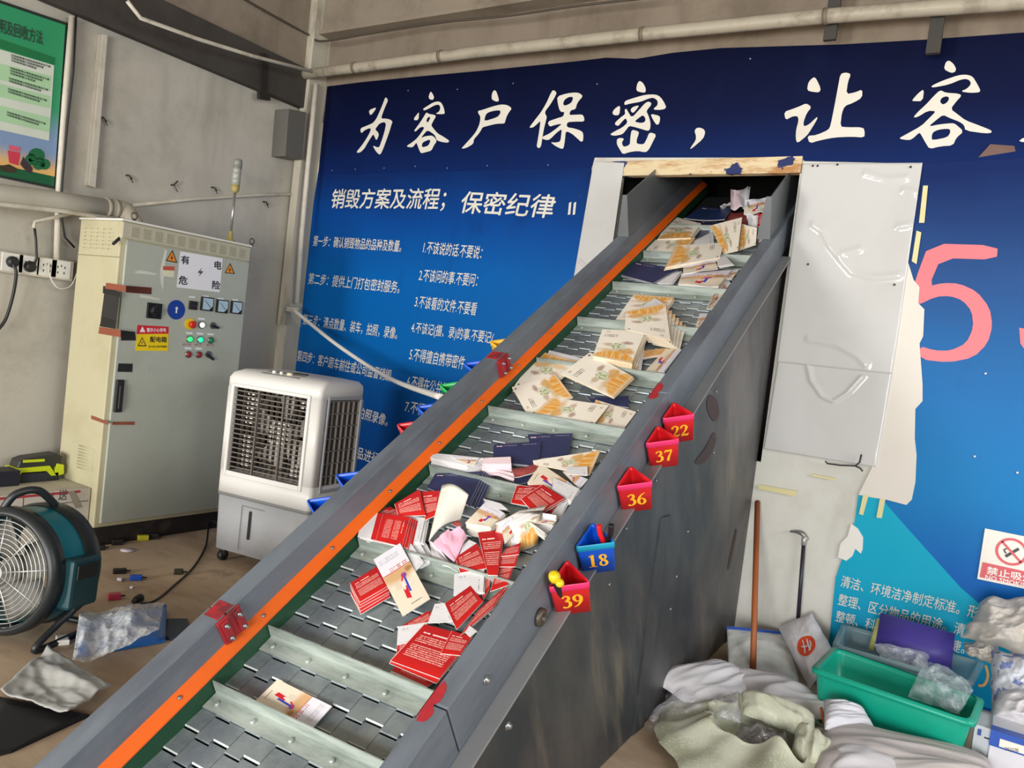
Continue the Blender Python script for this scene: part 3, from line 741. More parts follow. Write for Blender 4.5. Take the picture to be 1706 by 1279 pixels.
for x, y, r in ((560 + 1440 / 4.265, 980 + 200 / 4.265, .026), (560 + 1062 / 4.265, 980 + 650 / 4.265, .013), (560 + 1096 / 4.265, 980 + 925 / 4.265, .012)):
    p = cx(x, y, XRO)
    if r > .02:
        obj('shaft_collar', MB().lathe([(r, 0), (r, .012), (r * .7, .016), (r * .45, .016), (r * .4, .006)], p, EX, 20), mat('#5d574e', .5, .7, .3, 30, key='collar'), conv)
    else:
        obj('rail_bolt', MB().lathe([(r, 0), (r, .004), (r * .6, .005), (r * .55, .012), (.004, .013)], p + (EX * .05 - EN * .0 if r < .0125 else EX * 0), EX, 6), M_BOLT, conv)
q = cx(1308, 520, XRO + .02)
obj('end_latch', MB().obox(q, EX * .05, ES * .05, EN * .02).obox(q + EX * .02 - EN * .03, EX * .02, ES * .02, EN * .04), M_DARK, conv, bevel=.003)
# red boxes sprayed over the rail joints
M_RED = mat('#9c222a', .6, var=.25, dirt='#4f2224', damt=.8, dscale=20, key='joint')
def joint(pl, s):
    mb = MB().cbox((XI, s - .04, NT - .083), (XI + .012, s + .04, NT - .004)).cbox((XI + .012, s - .034, NT - .08), (XI + .02, s - .012, NT - .008)).cbox((XI + .012, s + .012, NT - .08), (XI + .02, s + .034, NT - .008))
    mb.cbox((XO + .01, s - .03, NT), (XI, s + .03, NT + .0015))
    o = obj('joint_plate', mb, M_RED, conv, bevel=.002, label='red joint plate clamped over the rail seam')
    mb = MB()
    for ds in (-.024, .024):
        for dn in (-.02, -.066):
            mb.lathe([(.007, 0), (.007, .006), (.004, .006), (.004, .014)], cv(XI + .02, s + ds, NT + dn), EX, 6)
    obj('joint_bolts', mb, M_BOLT, o)
joint(conv, SJ)
joint(conv, tocv(cx(836, 602, XI))[1])
M_SMEAR = mat('#a3262e', .55, var=.3, scale=30, key='smear')
for s_, k_ in ((SJR, 1), (SJ2, .8)):
    q = [(XR + .002, s_ - .055), (XR + .03, s_ - .05), (XR + .036, s_ - .02), (XR + .02, s_ - .004), (XR + .032, s_ + .01), (XR + .026, s_ + .05), (XR + .002, s_ + .07)]
    obj('red_paint_smear', MB().flat([cv(a, b, NT + .0006) for a, b in chaikin(q)], nrm=EN), M_SMEAR, conv)
    obj('red_paint_smear', MB().flat([cv(XR - .0006, s_ - .05, NT), cv(XR - .0006, s_ + .07, NT), cv(XR - .0006, s_ + .05, NT - .03), cv(XR - .0006, s_ - .03, NT - .035)], nrm=-EX), M_SMEAR, conv)
# hopper side plates standing on the rails in the hatch
def plate(xp, pxs, name):
    pts = [cx(x, y, xp) for x, y in pxs]
    return MB().prism(pts, EX * .006)
M_HOP = mat('#6f7477', .4, .5, .2, 4, key='hopper')
F_ = lambda x, y: (1000 + x / 5.018, 280 + y / 5.018)
xl = XO + .035
pl = [F_(185, 225), F_(380, 68), F_(560, 68), F_(520, 330), F_(232, 520)]
sa, na = tocv(cx(*F_(180, 225), xl))[1:]
def hop(x, sa, na, sg):
    s0_ = sa
    mb = MB().prism([cv(x, s0_, na), cv(x, s0_ + .95, na + .02), cv(x, s0_ + .95, NT), cv(x, s0_ - .03, NT + .001)], EX * .006)
    mb.prism([cv(x, s0_, na), cv(x - .02, s0_, na), cv(x - .06, s0_ - .03, NT + .002), cv(x, s0_ - .03, NT + .002)], ES * .005)
    return mb
obj('hopper_plate', hop(xl + .025, sa, na, 1), M_HOP, conv, recalc=True)
sa2, na2 = tocv(cx(*F_(1388, 238), -.985))[1:]
obj('hopper_plate', hop(-.965, sa2, na2, 1), M_HOP, conv, recalc=True)

# ---------------------------------------------------------------- numbered triangular bins hung on the rails
M_NUM = mat('#f2b01e', .5, var=.05, key='num')
def tri(x, s, n, sg, scale=1.0, a=.122, rnd=2):
    tp = [(0, a), (0, 0), (sg * .1035, a / 2)]
    m = (sg * .0345, a / 2); pts = []
    for i in range(3):
        p_, b_, n_ = tp[i - 1], tp[i], tp[(i + 1) % 3]
        f_ = .12
        s0_ = (b_[0] + (p_[0] - b_[0]) * f_, b_[1] + (p_[1] - b_[1]) * f_); s1_ = (b_[0] + (n_[0] - b_[0]) * f_, b_[1] + (n_[1] - b_[1]) * f_)
        for t in (0, .25, .5, .75, 1):
            w0, w1, w2 = (1 - t) ** 2, 2 * t * (1 - t), t * t
            pts.append((s0_[0] * w0 + b_[0] * w1 + s1_[0] * w2, s0_[1] * w0 + b_[1] * w1 + s1_[1] * w2))
    return [cv(x + m[0] + (px - m[0]) * scale, s + m[1] + (ps - m[1]) * scale, n) for px, ps in pts]
def tbin(num, x, s, n, sg, col, band, label, H=.112):
    root = thing('triangular_bin', label, 'bin', cv(x + sg * .035, s + .06, n - H), group='triangular plastic bins on the conveyor rails')
    x += sg * .006
    rows = [tri(x, s, n - H, sg, .90), tri(x, s, n - .004, sg, 1.0), tri(x, s, n, sg, 1.0), tri(x, s, n, sg, .945), tri(x, s, n - .02, sg, .93), tri(x, s, n - H + .004, sg, .85)]
    if sg > 0: rows = [r[::-1] for r in rows]
    obj('bin_body', MB().rings(rows), mat(col, .32, var=.06, key='bin'), root, recalc=True)
    rows = [tri(x, s, n - .021, sg, .995), tri(x, s, n - .02, sg, 1.03), tri(x, s, n - .001, sg, 1.03), tri(x, s, n + .001, sg, .97)]
    obj('rim_band', MB().rings(rows, False, False), mat(band, .35, var=.06, key='band'), root, recalc=True, label='rim band of a lighter tint')
    if num:
        B_, C_ = cv(x + .003, s + .003, n - .062), cv(x + .1005, s + .061, n - .062)
        X = (C_ - B_).normalized(); N = X.cross(EN).normalized(); mid = (B_ + C_) / 2 + N * -.001
        tilt = Matrix.Rotation(0.02, 3, X)
        mb = MB(); h = .047
        for k, ch in enumerate(num):
            ox = (-.62 + k * .68)
            for st in DIG[ch]:
                stroke(mb, [(a_, b_, w_) for a_, b_, w_ in st], lambda u, v, ox=ox: mid + X * (ox + u) * h + EN * (v - .5) * h + N * (.0015 - .0035 * (.5 - v) * 0), 6)
        obj('number_print', mb, M_NUM, root, label='yellow serif number')
    return root
NBIN = -1.557
RED, PK, BL, TL_ = '#d01c24', '#dd2f68', '#0a52c8', '#0f8fb0'
for num, s, col, band, lb in (('39', 1.337, RED, PK, 'red triangular bin numbered 39 with a yellow handled tool in it'), ('18', 1.512, BL, TL_, 'blue triangular bin numbered 18 holding red handled pliers'), ('36', 1.815, RED, PK, 'red triangular bin numbered 36, empty'), ('37', 2.067, RED, PK, 'red triangular bin numbered 37 overlapping the one behind'), ('22', 2.230, RED, PK, 'red triangular bin numbered 22, highest on the near rail')):
    tbin(num, XRO, s, NBIN, 1, col, band, lb)
for px, col, band, lb in (((510, 832), BL, '#1d66d8', 'blue triangular bin lowest on the far rail, beside the air cooler base'), ((558, 790), BL, '#1d66d8', 'blue triangular bin at the air cooler corner on the far rail'), ((660, 706), RED, '#e23a50', 'red triangular bin on the far rail'),
                          ((693, 676), BL, '#1d66d8', 'blue triangular bin between the red and green bins on the far rail'), ((731, 640), '#16a34e', '#2bb865', 'green triangular bin on the far rail'), ((771, 604), BL, '#1d66d8', 'blue triangular bin between the green and yellow bins on the far rail'), ((815, 568), '#f0b41e', '#f5c440', 'yellow triangular bin highest on the far rail')):
    c_ = tocv(cx(px[0], px[1], XO - .11))
    tbin('', XO, c_[1] - .061, c_[2], -1, col, band, lb)
# tools in the bins
p = cv(XRO + .03, 1.362, NBIN - .05)
t = thing('screwdriver', 'yellow and black handled tool standing in red bin 39', 'tool', p)
q = cv(XRO + .028, 1.350, NBIN + .026)
ax = (q - p).normalized()
obj('handle', MB().lathe([(.004, -.02), (.007, .0), (.009, .02), (.011, .045), (.012, .075)], p, ax, 12), mat('#1a1a1b', .45, key='grip'), t)
obj('handle_cap', MB().lathe([(.012, .075), (.016, .08), (.017, .092), (.014, .102), (.006, .106)], p, ax, 14), mat('#d6bb12', .4, key='ycap'), t, label='yellow handle end')
obj('handle_cap', MB().lathe([(.008, 0), (.012, .006), (.012, .014), (.006, .02)], p + ax * .066 + EX * .016 - ES * .006, ax, 12), mat('#d6bb12', .4, key='ycap'), t)
p = cv(XRO + .068, 1.585, NBIN - .05)
t = thing('pliers', 'red and black handled pliers standing in blue bin 18', 'tool', p)
for sx, col, ln in ((-.006, '#df1f1c', .085), (.01, '#17171a', .098)):
    q0 = p + EX * sx
    obj('handle', MB().tube(catmull([q0 - EN * .03, q0 + EN * .03, q0 + EN * ln * .7 + EX * (sx * 1.2), q0 + EN * ln + EX * sx * 1.5 + ES * .004]), .0085, 10), mat(col, .4, key='plier'), t, label='red grip' if sx < 0 else 'black grip')
obj('jaws', MB().lathe([(.004, -.05), (.008, -.03), (.009, -.02)], p, EN, 8), mat('#8a8a8a', .35, .9, key='jaw'), t)

# ---------------------------------------------------------------- printed matter: faces
def text_rows(g, c, u0, v0, u1, v1, n, col, f=.9, vert=False, dens=60): return g.mix(c, col, g.mul(g.lines(u0, v0, u1, v1, n, .5, vert, dens), f))
def k_cream(name, flip=False):
    g = G(name, .38, 0, .5)
    c = g.mix('#fbf6ea', '#f4ead8', g.noise(3, 3, g.uvv))
    c = g.mix(c, '#c09a80', g.mul(g.ell(.28, .47, .13, .05, 1.1, .5, 8), .7)); c = g.mix(c, '#9c6f58', g.mul(g.ell(.70, .57, .13, .045, 1.2, .5, 9), .75)); c = g.mix(c, '#d9ab6a', g.mul(g.ell(.5, .27, .42, .07, 1.1, .5, 9), .7))
    st = g.noise((26, 2.2, 1), 4, g.uvv)
    fan = g.mix('#e9a13a', '#f3d49a', g.ramp(st, .45, .6)); fan = g.mix(fan, '#a35f22', g.ramp(st, .58, .7))
    c = g.mix(c, fan, g.ell(.52, .06, .50, .20, .5, .12, 5))
    c = g.mix(c, '#e6c9a4', g.mul(g.rect(0, 0, 1, .05), .8))
    c = g.mix(c, '#d9a24a', g.mul(g.ell(.75, .32, .2, .09, .8, .3, 7), .8))
    bw = g.mix('#a9b487', '#e4e2c4', g.ramp(g.noise(16, 3, g.uvv), .42, .55)); bw = g.mix(bw, '#54672f', g.ramp(g.noise(13, 3, g.uvv), .6, .68))
    c = g.mix(c, '#c9d3c0', g.mul(g.rrect(.55, .42, .30, .17, .2), .7)); c = g.mix(c, bw, g.ell(.48, .44, .14, .10, .25, .1))
    c = text_rows(g, c, .10, .74, .42, .84, 3, '#6f6258'); c = text_rows(g, c, .10, .90, .22, .95, 2, '#9a8068'); c = g.mix(c, '#3c3a38', g.ell(.9, .95, .03, .02))
    return g.done(c)
def k_flag(name):
    g = G(name, .38, 0, .5)
    c = g.mix('#ece4d6', '#e3d2b4', g.noise(3, 3, g.uvv))
    c = g.mix(c, '#c9914a', g.mul(g.ell(.5, .60, .62, .13, .6, .4, 4), .75)); c = g.mix(c, '#8a5a30', g.mul(g.ell(.85, .58, .12, .04, .8, .3, 8), .6))
    c = g.mix(c, '#d8c9b2', g.mul(g.ell(.33, .42, .12, .07, .6, .3), .8))
    c = g.mix(c, '#e4e2ea', g.rect(0, .655, 1, 1)); c = g.mix(c, '#c22a26', g.rect(0, .648, 1, .658)); c = text_rows(g, c, .30, .67, .94, .735, 2, '#c63a30', .95, dens=22); c = text_rows(g, c, .08, .84, .8, .93, 3, '#9b9aa6', .7)
    c = g.mix(c, '#3a49c0', g.rrect(.60, .38, .07, .26, -.12)); c = g.mix(c, '#6a48b4', g.ell(.62, .52, .09, .04, .3)); c = g.mix(c, '#cf2430', g.rrect(.47, .27, .15, .20, -.18)); c = g.mix(c, '#d8303a', g.rrect(.56, .50, .20, .035, .5))
    c = g.mix(c, '#f0e6dc', g.mul(g.ell(.46, .36, .05, .05, .6), .9)); c = text_rows(g, c, .42, .075, .8, .1, 1, '#5a554e')
    return g.done(c)
def k_red(name, wht=False, base='#d2201f'):
    g = G(name, .36, 0, .5)
    c = g.mix(base, '#b81d22', g.ramp(g.v, .0, .35) if not wht else g.ramp(g.noise(2, 2, g.uvv), .5, .7))
    if not wht:
        c = text_rows(g, c, .12, .80, .62, .86, 1, '#f6ded6', 1, dens=24)
        c = text_rows(g, c, .10, .58, .90, .76, 4, '#f0b9ae', .9); c = text_rows(g, c, .10, .22, .90, .53, 7, '#f0b9ae', .9)
        c = g.mix(c, '#f1cfc4', g.rect(.0, .0, .012, 1))
    else:
        c = g.mix(c, '#e9e8ea', g.lt(g.u, .30)); c = text_rows(g, c, .03, .82, .2, .9, 2, '#8d8c92')
        c = g.mix(c, '#e79a92', g.band(g.u, .415, .42))
        for a, b in ((.52, .68), (.72, .86)): c = text_rows(g, c, a, .16, b, .82, 7, '#efb4a8', .9, True)
        c = text_rows(g, c, .9, .4, .93, .84, 1, '#f4ddd6', 1, True)
    return g.done(c)
def k_white(name, base='#e7e6e8', rows=True):
    g = G(name, .45, 0, .4)
    c = g.mix(base, '#d9d8dc', g.noise(3, 3, g.uvv))
    if rows:
        c = text_rows(g, c, .12, .76, .38, .86, 4, '#8a8a90', .9, dens=30); c = text_rows(g, c, .12, .66, .86, .71, 2, '#bdbcc4', .7); c = text_rows(g, c, .83, .1, .88, .62, 1, '#56565c', .9, True, 16); c = text_rows(g, c, .12, .07, .8, .10, 1, '#8fa0a4', .7)
    return g.done(c)
def k_navy(name, base='#2b3054'):
    g = G(name, .42, 0, .5)
    c = g.mix(base, '#343a62', g.noise(4, 3, g.uvv)); c = text_rows(g, c, .06, .84, .20, .93, 1, '#e6c8c0', 1, dens=24); c = text_rows(g, c, .21, .86, .5, .93, 2, '#8d7f94', .9); c = text_rows(g, c, .62, .9, .92, .93, 1, '#b9b3c4', .9); c = g.mix(c, '#3d426c', g.rect(.49, 0, .497, 1))
    return g.done(c)
KM = {'cream': k_cream('cream_food_print'), 'flag': k_flag('flag_print'), 'red': k_red('red_text_print'), 'redwhite': k_red('red_white_print', True), 'white': k_white('white_text_print'), 'navy': k_navy('navy_folder_print'),
      'plain': k_white('plain_paper', '#e3e1e3', False), 'pink': mat('#efb6cc', .55, var=.05, key='pinkpaper'), 'blush': mat('#ecd6dc', .55, var=.05, key='blush'), 'blue': k_navy('deep_blue_print', '#14345f'), 'tan': mat('#d8a76c', .5, var=.4, scale=40, key='tanedge'), 'grey': mat('#d4d0c4', .8, var=.12, scale=50, bump=.3, key='felt'), 'brownred': mat('#8e3f3c', .5, var=.3, scale=30, key='brred')}
NAMES = {'cream': 'brochure', 'flag': 'brochure', 'red': 'leaflet', 'redwhite': 'leaflet', 'white': 'leaflet', 'navy': 'folder', 'plain': 'paper_sheet', 'pink': 'envelope', 'blush': 'envelope', 'blue': 'folder', 'tan': 'brochure', 'grey': 'felt_sheet', 'brownred': 'leaflet'}
ZF = {'A': (560, 720, 2.907), 'B': (560, 820, 5.687), 'C': (780, 730, 6.0913), 'D': (640, 900, 5.115), 'E': (820, 440, 3.877), 'F': (1000, 280, 5.018), 'G': (200, 850, 2.981), 'H': (860, 560, 3.5525), 'K': (480, 600, 3.998)}
M_PAPER = mat('#e6e3df', .6, var=.05, key='edge')
M_EDGE = {'pink': KM['pink'], 'blush': KM['blush'], 'navy': mat('#b9b6bb', .6, key='navyedge'), 'cream': mat('#e9d9bd', .6, var=.2, scale=60, key='creamedge')}
def paper(kind, fr, q, h, label, cnt=1, d=(.006, -.004), th=.003, curl=0.0, twist=0.0, wave=0.0, group=None, under=None, nseg=8):
    ox, oy, sc = ZF[fr]
    hs = list(h) if isinstance(h, (tuple, list)) else [h] * 4
    top = cnt * th * 1.2
    P4 = [cn(ox + x / sc, oy + y / sc, NB + .008 + hh + top) for (x, y), hh in zip(q, hs)]
    sd = random.random() * 50
    def fn(u, v):
        p = lerp4(P4, u, v)
        return p + EN * (curl * (2 * u - 1) ** 2 + twist * (2 * v - 1) ** 2 + wave * noise.noise(Vector((u * 2, v * 2, sd))))
    o = tag(obj(NAMES[kind], MB().grid(fn, nseg, nseg, EN * th, smooth=False), KM[kind]), label, NAMES[kind].replace('_', ' '), group)
    o.data.materials.append(M_EDGE.get(kind, M_PAPER))
    c = sum(P4, Vector()) / 4
    for j in range(1, cnt):
        k = o.copy(); COL.objects.link(k)
        off = EX * (d[0] * j + random.uniform(-.002, .002)) + ES * (d[1] * j + random.uniform(-.002, .002)) - EN * (th * 1.2 * j)
        R_ = Matrix.Translation(c) @ Matrix.Rotation(random.uniform(-.05, .05), 4, EN) @ Matrix.Translation(-c)
        k.matrix_world = Matrix.Translation(off) @ R_ @ Matrix.Translation(o.location)
        if under: k['label'] = under
        k['group'] = group or (under or label)
    if cnt > 1 and under: o['group'] = group or under
    return o
# ---------------------------------------------------------------- printed matter lying on the belt, bottom of the slope first
paper('flag', 'G', [(1052, 972), (945, 1090), (672, 945), (782, 838)], .004, 'lone brochure with a red flag print lying between the two lowest flights')
# red heap against the near rail
paper('redwhite', 'A', [(255, 1170), (300, 1118), (500, 1188), (420, 1252)], .004, 'white ended leaflet at the very bottom of the red heap, against the flight')
paper('red', 'A', [(300, 1000), (400, 1000), (390, 1130), (285, 1120)], .006, 'red leaflet under the white leaflet at the lower left of the red heap')
paper('white', 'A', [(300, 940), (446, 918), (392, 1008), (294, 1028)], .010, 'white leaflet at the lower left tip of the red heap')
paper('red', 'A', [(310, 940), (452, 862), (470, 900), (440, 925)], .008, 'narrow red leaflet showing above the white leaflet at lower left')
paper('red', 'A', [(425, 928), (655, 990), (500, 1192), (262, 1105)], .014, 'largest red text leaflet at the bottom of the heap', 2, (.004, -.01), under='red leaflet just under the largest red leaflet')
paper('red', 'A', [(560, 960), (660, 988), (600, 1080), (505, 1070)], .022, 'small red leaflet with tilted text overlapping the largest red leaflet')
paper('white', 'A', [(478, 830), (530, 826), (578, 916), (444, 922)], .018, 'white leaflet left of the red diamond shaped leaflet')
paper('red', 'A', [(690, 860), (830, 735), (760, 840), (600, 985)], .020, 'long red leaflet running along the near rail', 2, (.003, -.004), under='red leaflet beneath the long one along the near rail')
paper('white', 'A', [(625, 968), (645, 935), (682, 962), (650, 990)], .026, 'white leaflet corner with black marks beside the near rail')
paper('red', 'A', [(525, 830), (650, 742), (712, 818), (582, 955)], .026, 'red leaflet tilted like a diamond above the bottom red leaflets')
paper('white', 'A', [(572, 686), (718, 664), (712, 772), (568, 790)], .022, 'white leaflet above the red diamond shaped leaflet', 2, (.004, -.003), under='white leaflet tucked under the one above the red diamond')
paper('red', 'A', [(700, 690), (760, 640), (740, 760), (710, 815)], .018, 'red leaflet edge right of the square white leaflet')
paper('red', 'A', [(575, 606), (682, 536), (745, 655), (600, 680)], .030, 'red leaflet below the pink envelope')
paper('red', 'A', [(684, 485), (818, 470), (782, 692), (735, 690)], .040, 'tall red text leaflet standing above the red heap')
paper('red', 'A', [(822, 562), (896, 534), (885, 590), (800, 600)], .042, 'upper thin red leaflet fanned beside the near rail')
paper('red', 'A', [(800, 590), (888, 575), (868, 650), (785, 650)], .036, 'middle red leaflet fanned beside the near rail')
paper('red', 'A', [(790, 630), (868, 622), (830, 740), (745, 770)], .030, 'lower red leaflet fanned beside the near rail')
# left group
paper('red', 'B', [(130, 860), (385, 700), (500, 880), (222, 1040)], .003, 'red text leaflet on the fanned stack under the flag brochure', 5, (.006, -.007), .0026, under='leaflet edge fanned below the red text leaflet on the open belt')
paper('flag', 'B', [(355, 635), (605, 480), (890, 1005), (630, 1172)], (.045, .045, .022, .022), 'flag brochure lying diagonally on top of the open belt slats')
for k, (q, lb) in enumerate((([(740, 470), (830, 440), (940, 645), (800, 720)], 'rightmost white leaflet of the small fan beside the flag brochure'), ([(690, 490), (790, 470), (890, 660), (780, 720)], 'second white leaflet of the small fan beside the flag brochure'), ([(640, 500), (710, 485), (830, 665), (750, 745)], 'front white leaflet of the small fan beside the flag brochure'))):
    paper('white', 'B', q, .014 + .008 * k, lb)
paper('red', 'A', [(190, 382), (262, 360), (350, 400), (280, 430)], .030, 'red leaflet peeping over the red and white leaflet stack')
paper('red', 'A', [(282, 347), (404, 275), (434, 402), (300, 405)], (.05, .06, .04, .03), 'red text leaflet leaning on the orange strip behind the white ended stack')
paper('red', 'A', [(408, 288), (500, 282), (486, 400), (430, 425)], (.05, .06, .04, .03), 'red text leaflet between the leaning red one and the rolled felt sheet')
paper('white', 'B', [(690, 220), (845, 240), (790, 470), (640, 490)], .020, 'white leaflet fanned out behind the red and white stack', 3, (.008, .001), .003, under='white leaflet below the fan behind the red and white stack')
paper('redwhite', 'B', [(265, 180), (700, 232), (622, 512), (204, 415)], .028, 'red and white leaflet on top of the fanned stack by the orange strip', 5, (.007, .001), .003, under='leaflet edge in the stack under the red and white leaflet')
# curled felt sheet and envelopes
ox, oy, sc = ZF['A']
c4 = [cn(ox + x / sc, oy + y / sc, NB + h) for (x, y), h in zip(((512, 256), (640, 300), (600, 420), (448, 525)), (.13, .12, .05, .05))]
tag(obj('felt_sheet', MB().grid(lambda u, v: lerp4(c4, u, v) + EN * (.022 * math.sin(math.pi * u)), 10, 10, EN * .004), KM['grey']), 'curled grey white felt sheet standing up in the middle of the heap', 'sheet')
paper('plain', 'A', [(448, 515), (475, 538), (590, 672), (470, 628)], .020, 'white paper fold below the pink envelope', wave=.01)
paper('pink', 'A', [(500, 500), (598, 452), (634, 505), (572, 628)], (.05, .05, .035, .03), 'pink envelope in the middle of the heap', wave=.012)
paper('pink', 'A', [(468, 538), (545, 470), (590, 560), (572, 628)], (.04, .045, .035, .03), 'second pink envelope flap left of the pink envelope', wave=.01)
paper('red', 'B', [(1090, 295), (1150, 262), (1185, 300), (1160, 330)], .03, 'scrap of red leaflet above the pink envelope')
paper('white', 'B', [(1200, 500), (1260, 450), (1330, 480), (1170, 590)], .03, 'white leaflet corner between the pink envelope and the red heap')
# middle stack of flag brochures
paper('flag', 'C', [(180, 640), (370, 760), (225, 900), (-30, 855)], .008, 'flag brochure on the thick squared stack right of the felt sheet', 9, (.0012, -.0012), .0042, under='brochure in the thick squared stack right of the felt sheet')
paper('plain', 'C', [(150, 610), (330, 660), (400, 720), (200, 700)], .05, 'white sheet behind the squared brochure stack')
# navy folders left middle
paper('navy', 'A', [(480, 200), (718, 188), (640, 352), (440, 268)], .008, 'navy folder on the fanned pile left of the felt sheet', 5, (.009, .002), .003, under='navy folder in the fanned pile left of the felt sheet')
# standing arched sheets at the right of the heap
def arch(k, n):
    t = k / (n - 1)
    b = cn(780 + (330 + 280 * t) / 6.0913, 730 + (1000 + 120 * t) / 6.0913, NB + .01)
    tp = cn(780 + (400 + 235 * t) / 6.0913, 730 + (800 - 60 * t) / 6.0913, NB + .085 - .01 * t)
    dirb = EX * (.04 + .02 * t) + ES * .075
    fn = lambda u, v: b * (1 - v) + tp * v + dirb * (u - .5) * (.7 + .5 * v) + EN * (.03 * math.sin(math.pi * v)) + EX * (.02 * math.sin(math.pi * v) * (1 - t))
    return MB().grid(fn, 4, 8, EX * .0015)
for k in range(12):
    kind = 'flag' if k == 0 else ('white', 'plain', 'plain', 'cream')[k % 4]
    o = obj('brochure', arch(k, 12), KM[kind])
    tag(o, 'flag brochure at the front of the arched standing sheets' if k == 0 else 'sheet in the arched row standing beside the tall red leaflet', 'brochure', 'arched standing sheets')
paper('flag', 'C', [(330, 880), (430, 795), (540, 900), (370, 1070)], (.075, .08, .05, .04), 'flag brochure leaning on the arched standing sheets')
# lower right bundle and red pair
paper('plain', 'C', [(660, 790), (905, 830), (790, 1010), (640, 900)], .006, 'white bundle pressed against the near rail', 8, (-.001, .0015), .0045, .0, .02, under='sheet in the white bundle pressed against the near rail')
paper('flag', 'C', [(665, 795), (905, 825), (850, 880), (660, 850)], .055, 'tan and pink brochure on top of the white bundle at the near rail')
paper('white', 'C', [(930, 655), (1010, 640), (930, 800), (840, 770)], .03, 'small white leaflet at the near rail below the red pair', 2, (.004, -.004), under='white leaflet under the small one at the near rail')
paper('red', 'C', [(800, 680), (985, 620), (860, 760), (720, 760)], .028, 'dark red leaflet underneath the red pair')
paper('red', 'C', [(490, 482), (760, 470), (680, 700), (430, 655)], .036, 'left leaflet of the red pair beside the near rail')
paper('red', 'C', [(755, 468), (975, 605), (685, 780), (535, 610)], .042, 'right leaflet of the red pair beside the near rail', 2, (.003, -.004), under='red leaflet under the right one of the pair')
paper('flag', 'C', [(1215, 415), (1130, 515), (960, 335), (1010, 330)], .026, 'tan end of a flag brochure at the near rail above the red pair')
paper('flag', 'C', [(1150, 530), (1040, 650), (600, 450), (735, 255)], .030, 'large pale flag brochure above the red pair', 2, (.004, -.004), under='pale brochure under the large one above the red pair')
paper('white', 'C', [(870, 400), (1130, 510), (1050, 640), (850, 520)], .038, 'white text sheet on the large pale flag brochure')
paper('white', 'C', [(985, 295), (1210, 285), (1212, 375), (1000, 360)], .045, 'small white printed card on the cream brochure at the near rail')
paper('cream', 'C', [(665, 262), (655, 225), (1345, 118), (1235, 370)], .034, 'cream brochure with orange strips just below the empty belt section')
paper('navy', 'C', [(440, 390), (670, 350), (590, 450), (400, 470)], .008, 'navy folder edge below the pale pink envelopes')
paper('brownred', 'C', [(430, 305), (722, 262), (690, 335), (470, 385)], .032, 'brown red folded leaflet beside the pale pink envelopes', wave=.01)
paper('navy', 'A', [(925, 10), (1146, 4), (1125, 112), (960, 130)], .006, 'upper navy folder on the empty belt section')
paper('navy', 'A', [(765, 58), (990, 44), (975, 165), (757, 140)], .010, 'navy folder just below the upper navy one', 2, (.004, -.003), under='navy folder underneath the lower of the two on the empty belt')
paper('blush', 'K', [(1290, 650), (1482, 642), (1486, 690), (1292, 690)], .010, 'pale pink envelope on the bundle left of the navy folders', 7, (.0, -.0015), .0042, under='pale pink envelope in the bundle left of the navy folders')
paper('blush', 'K', [(1300, 712), (1500, 745), (1505, 785), (1320, 745)], .016, 'pale pink envelope sliding off the bundle', 2, (.003, -.003), wave=.01, under='pale pink envelope under the sliding one')
paper('plain', 'K', [(1000, 620), (1300, 650), (1190, 700), (905, 640)], .006, 'top sheet of the string tied white bundle by the orange strip', 9, (.0005, -.0012), .0042, under='sheet in the string tied white bundle by the orange strip')
paper('flag', 'K', [(1080, 640), (1270, 648), (1240, 700), (1180, 690)], .055, 'reddish brochure on the string tied white bundle')
# upper half: cream brochures
paper('cream', 'H', [(712, 447), (626, 562), (430, 500), (470, 375)], .008, 'cream brochure at the near rail end of the row on the flight')
paper('navy', 'E', [(610, 858), (882, 850), (880, 925), (640, 890)], .006, 'navy folder showing between the cream brochures')
paper('cream', 'H', [(60, 455), (-25, 300), (236, 228), (332, 358)], .016, 'cream brochure lying at the left rail with its orange end to the right', 2, (.003, -.003), under='cream brochure under the left rail one')
paper('cream', 'H', [(548, 408), (455, 527), (105, 455), (212, 362)], .024, 'cream brochure along the flight with its orange end to the left')
paper('plain', 'H', [(195, 82), (385, 128), (370, 165), (180, 120)], .008, 'white sheet behind the upper left cream brochure')
paper('cream', 'H', [(155, 335), (-10, 290), (140, 88), (380, 152)], .010, 'upper left cream brochure with its orange end uphill', 2, (.003, -.003), under='cream brochure under the upper left one')
paper('cream', 'H', [(265, 222), (436, 94), (694, 240), (575, 358)], .036, 'cream brochure tilted like a diamond on top of the others', 2, (.004, -.004), under='cream brochure under the diamond tilted one')
paper('white', 'E', [(960, 440), (1000, 420), (962, 690), (905, 680)], .012, 'white cover hanging off the cream brochure stack')
paper('cream', 'E', [(712, 420), (990, 432), (900, 640), (650, 592)], .016, 'cream brochure on the thick stack with its orange end downhill', 8, (.0016, -.0012), .0042, under='brochure in the thick stack with its orange end downhill')
paper('tan', 'E', [(960, 560), (1130, 540), (1110, 580), (965, 605)], .008, 'tan brochure edge under the fanned cream stack', 2, (.002, -.003), under='tan brochure edge under the fanned cream stack')
paper('cream', 'E', [(800, 354), (1100, 330), (1172, 214), (915, 194)], .006, 'cream brochure uphill of the fanned stack', 3, (.004, -.002), .004, under='cream brochure under the one uphill of the fanned stack')
paper('white', 'E', [(905, 312), (1050, 218), (1120, 260), (980, 330)], .026, 'white leaflet sticking out behind the fanned cream stack')
for k in range(6, 0, -1):
    paper('cream', 'E', [(1110 + k * 17, 480 + k * 12), (855 + k * 30, 420 + k * 16), (870 + k * 30, 300 + k * 14), (1115 + k * 23, 250 + k * 24)], .012 + .0065 * (6 - k), 'cream brochure fanned out to the right in the middle of the upper belt', group='fan of cream brochures on the upper belt')
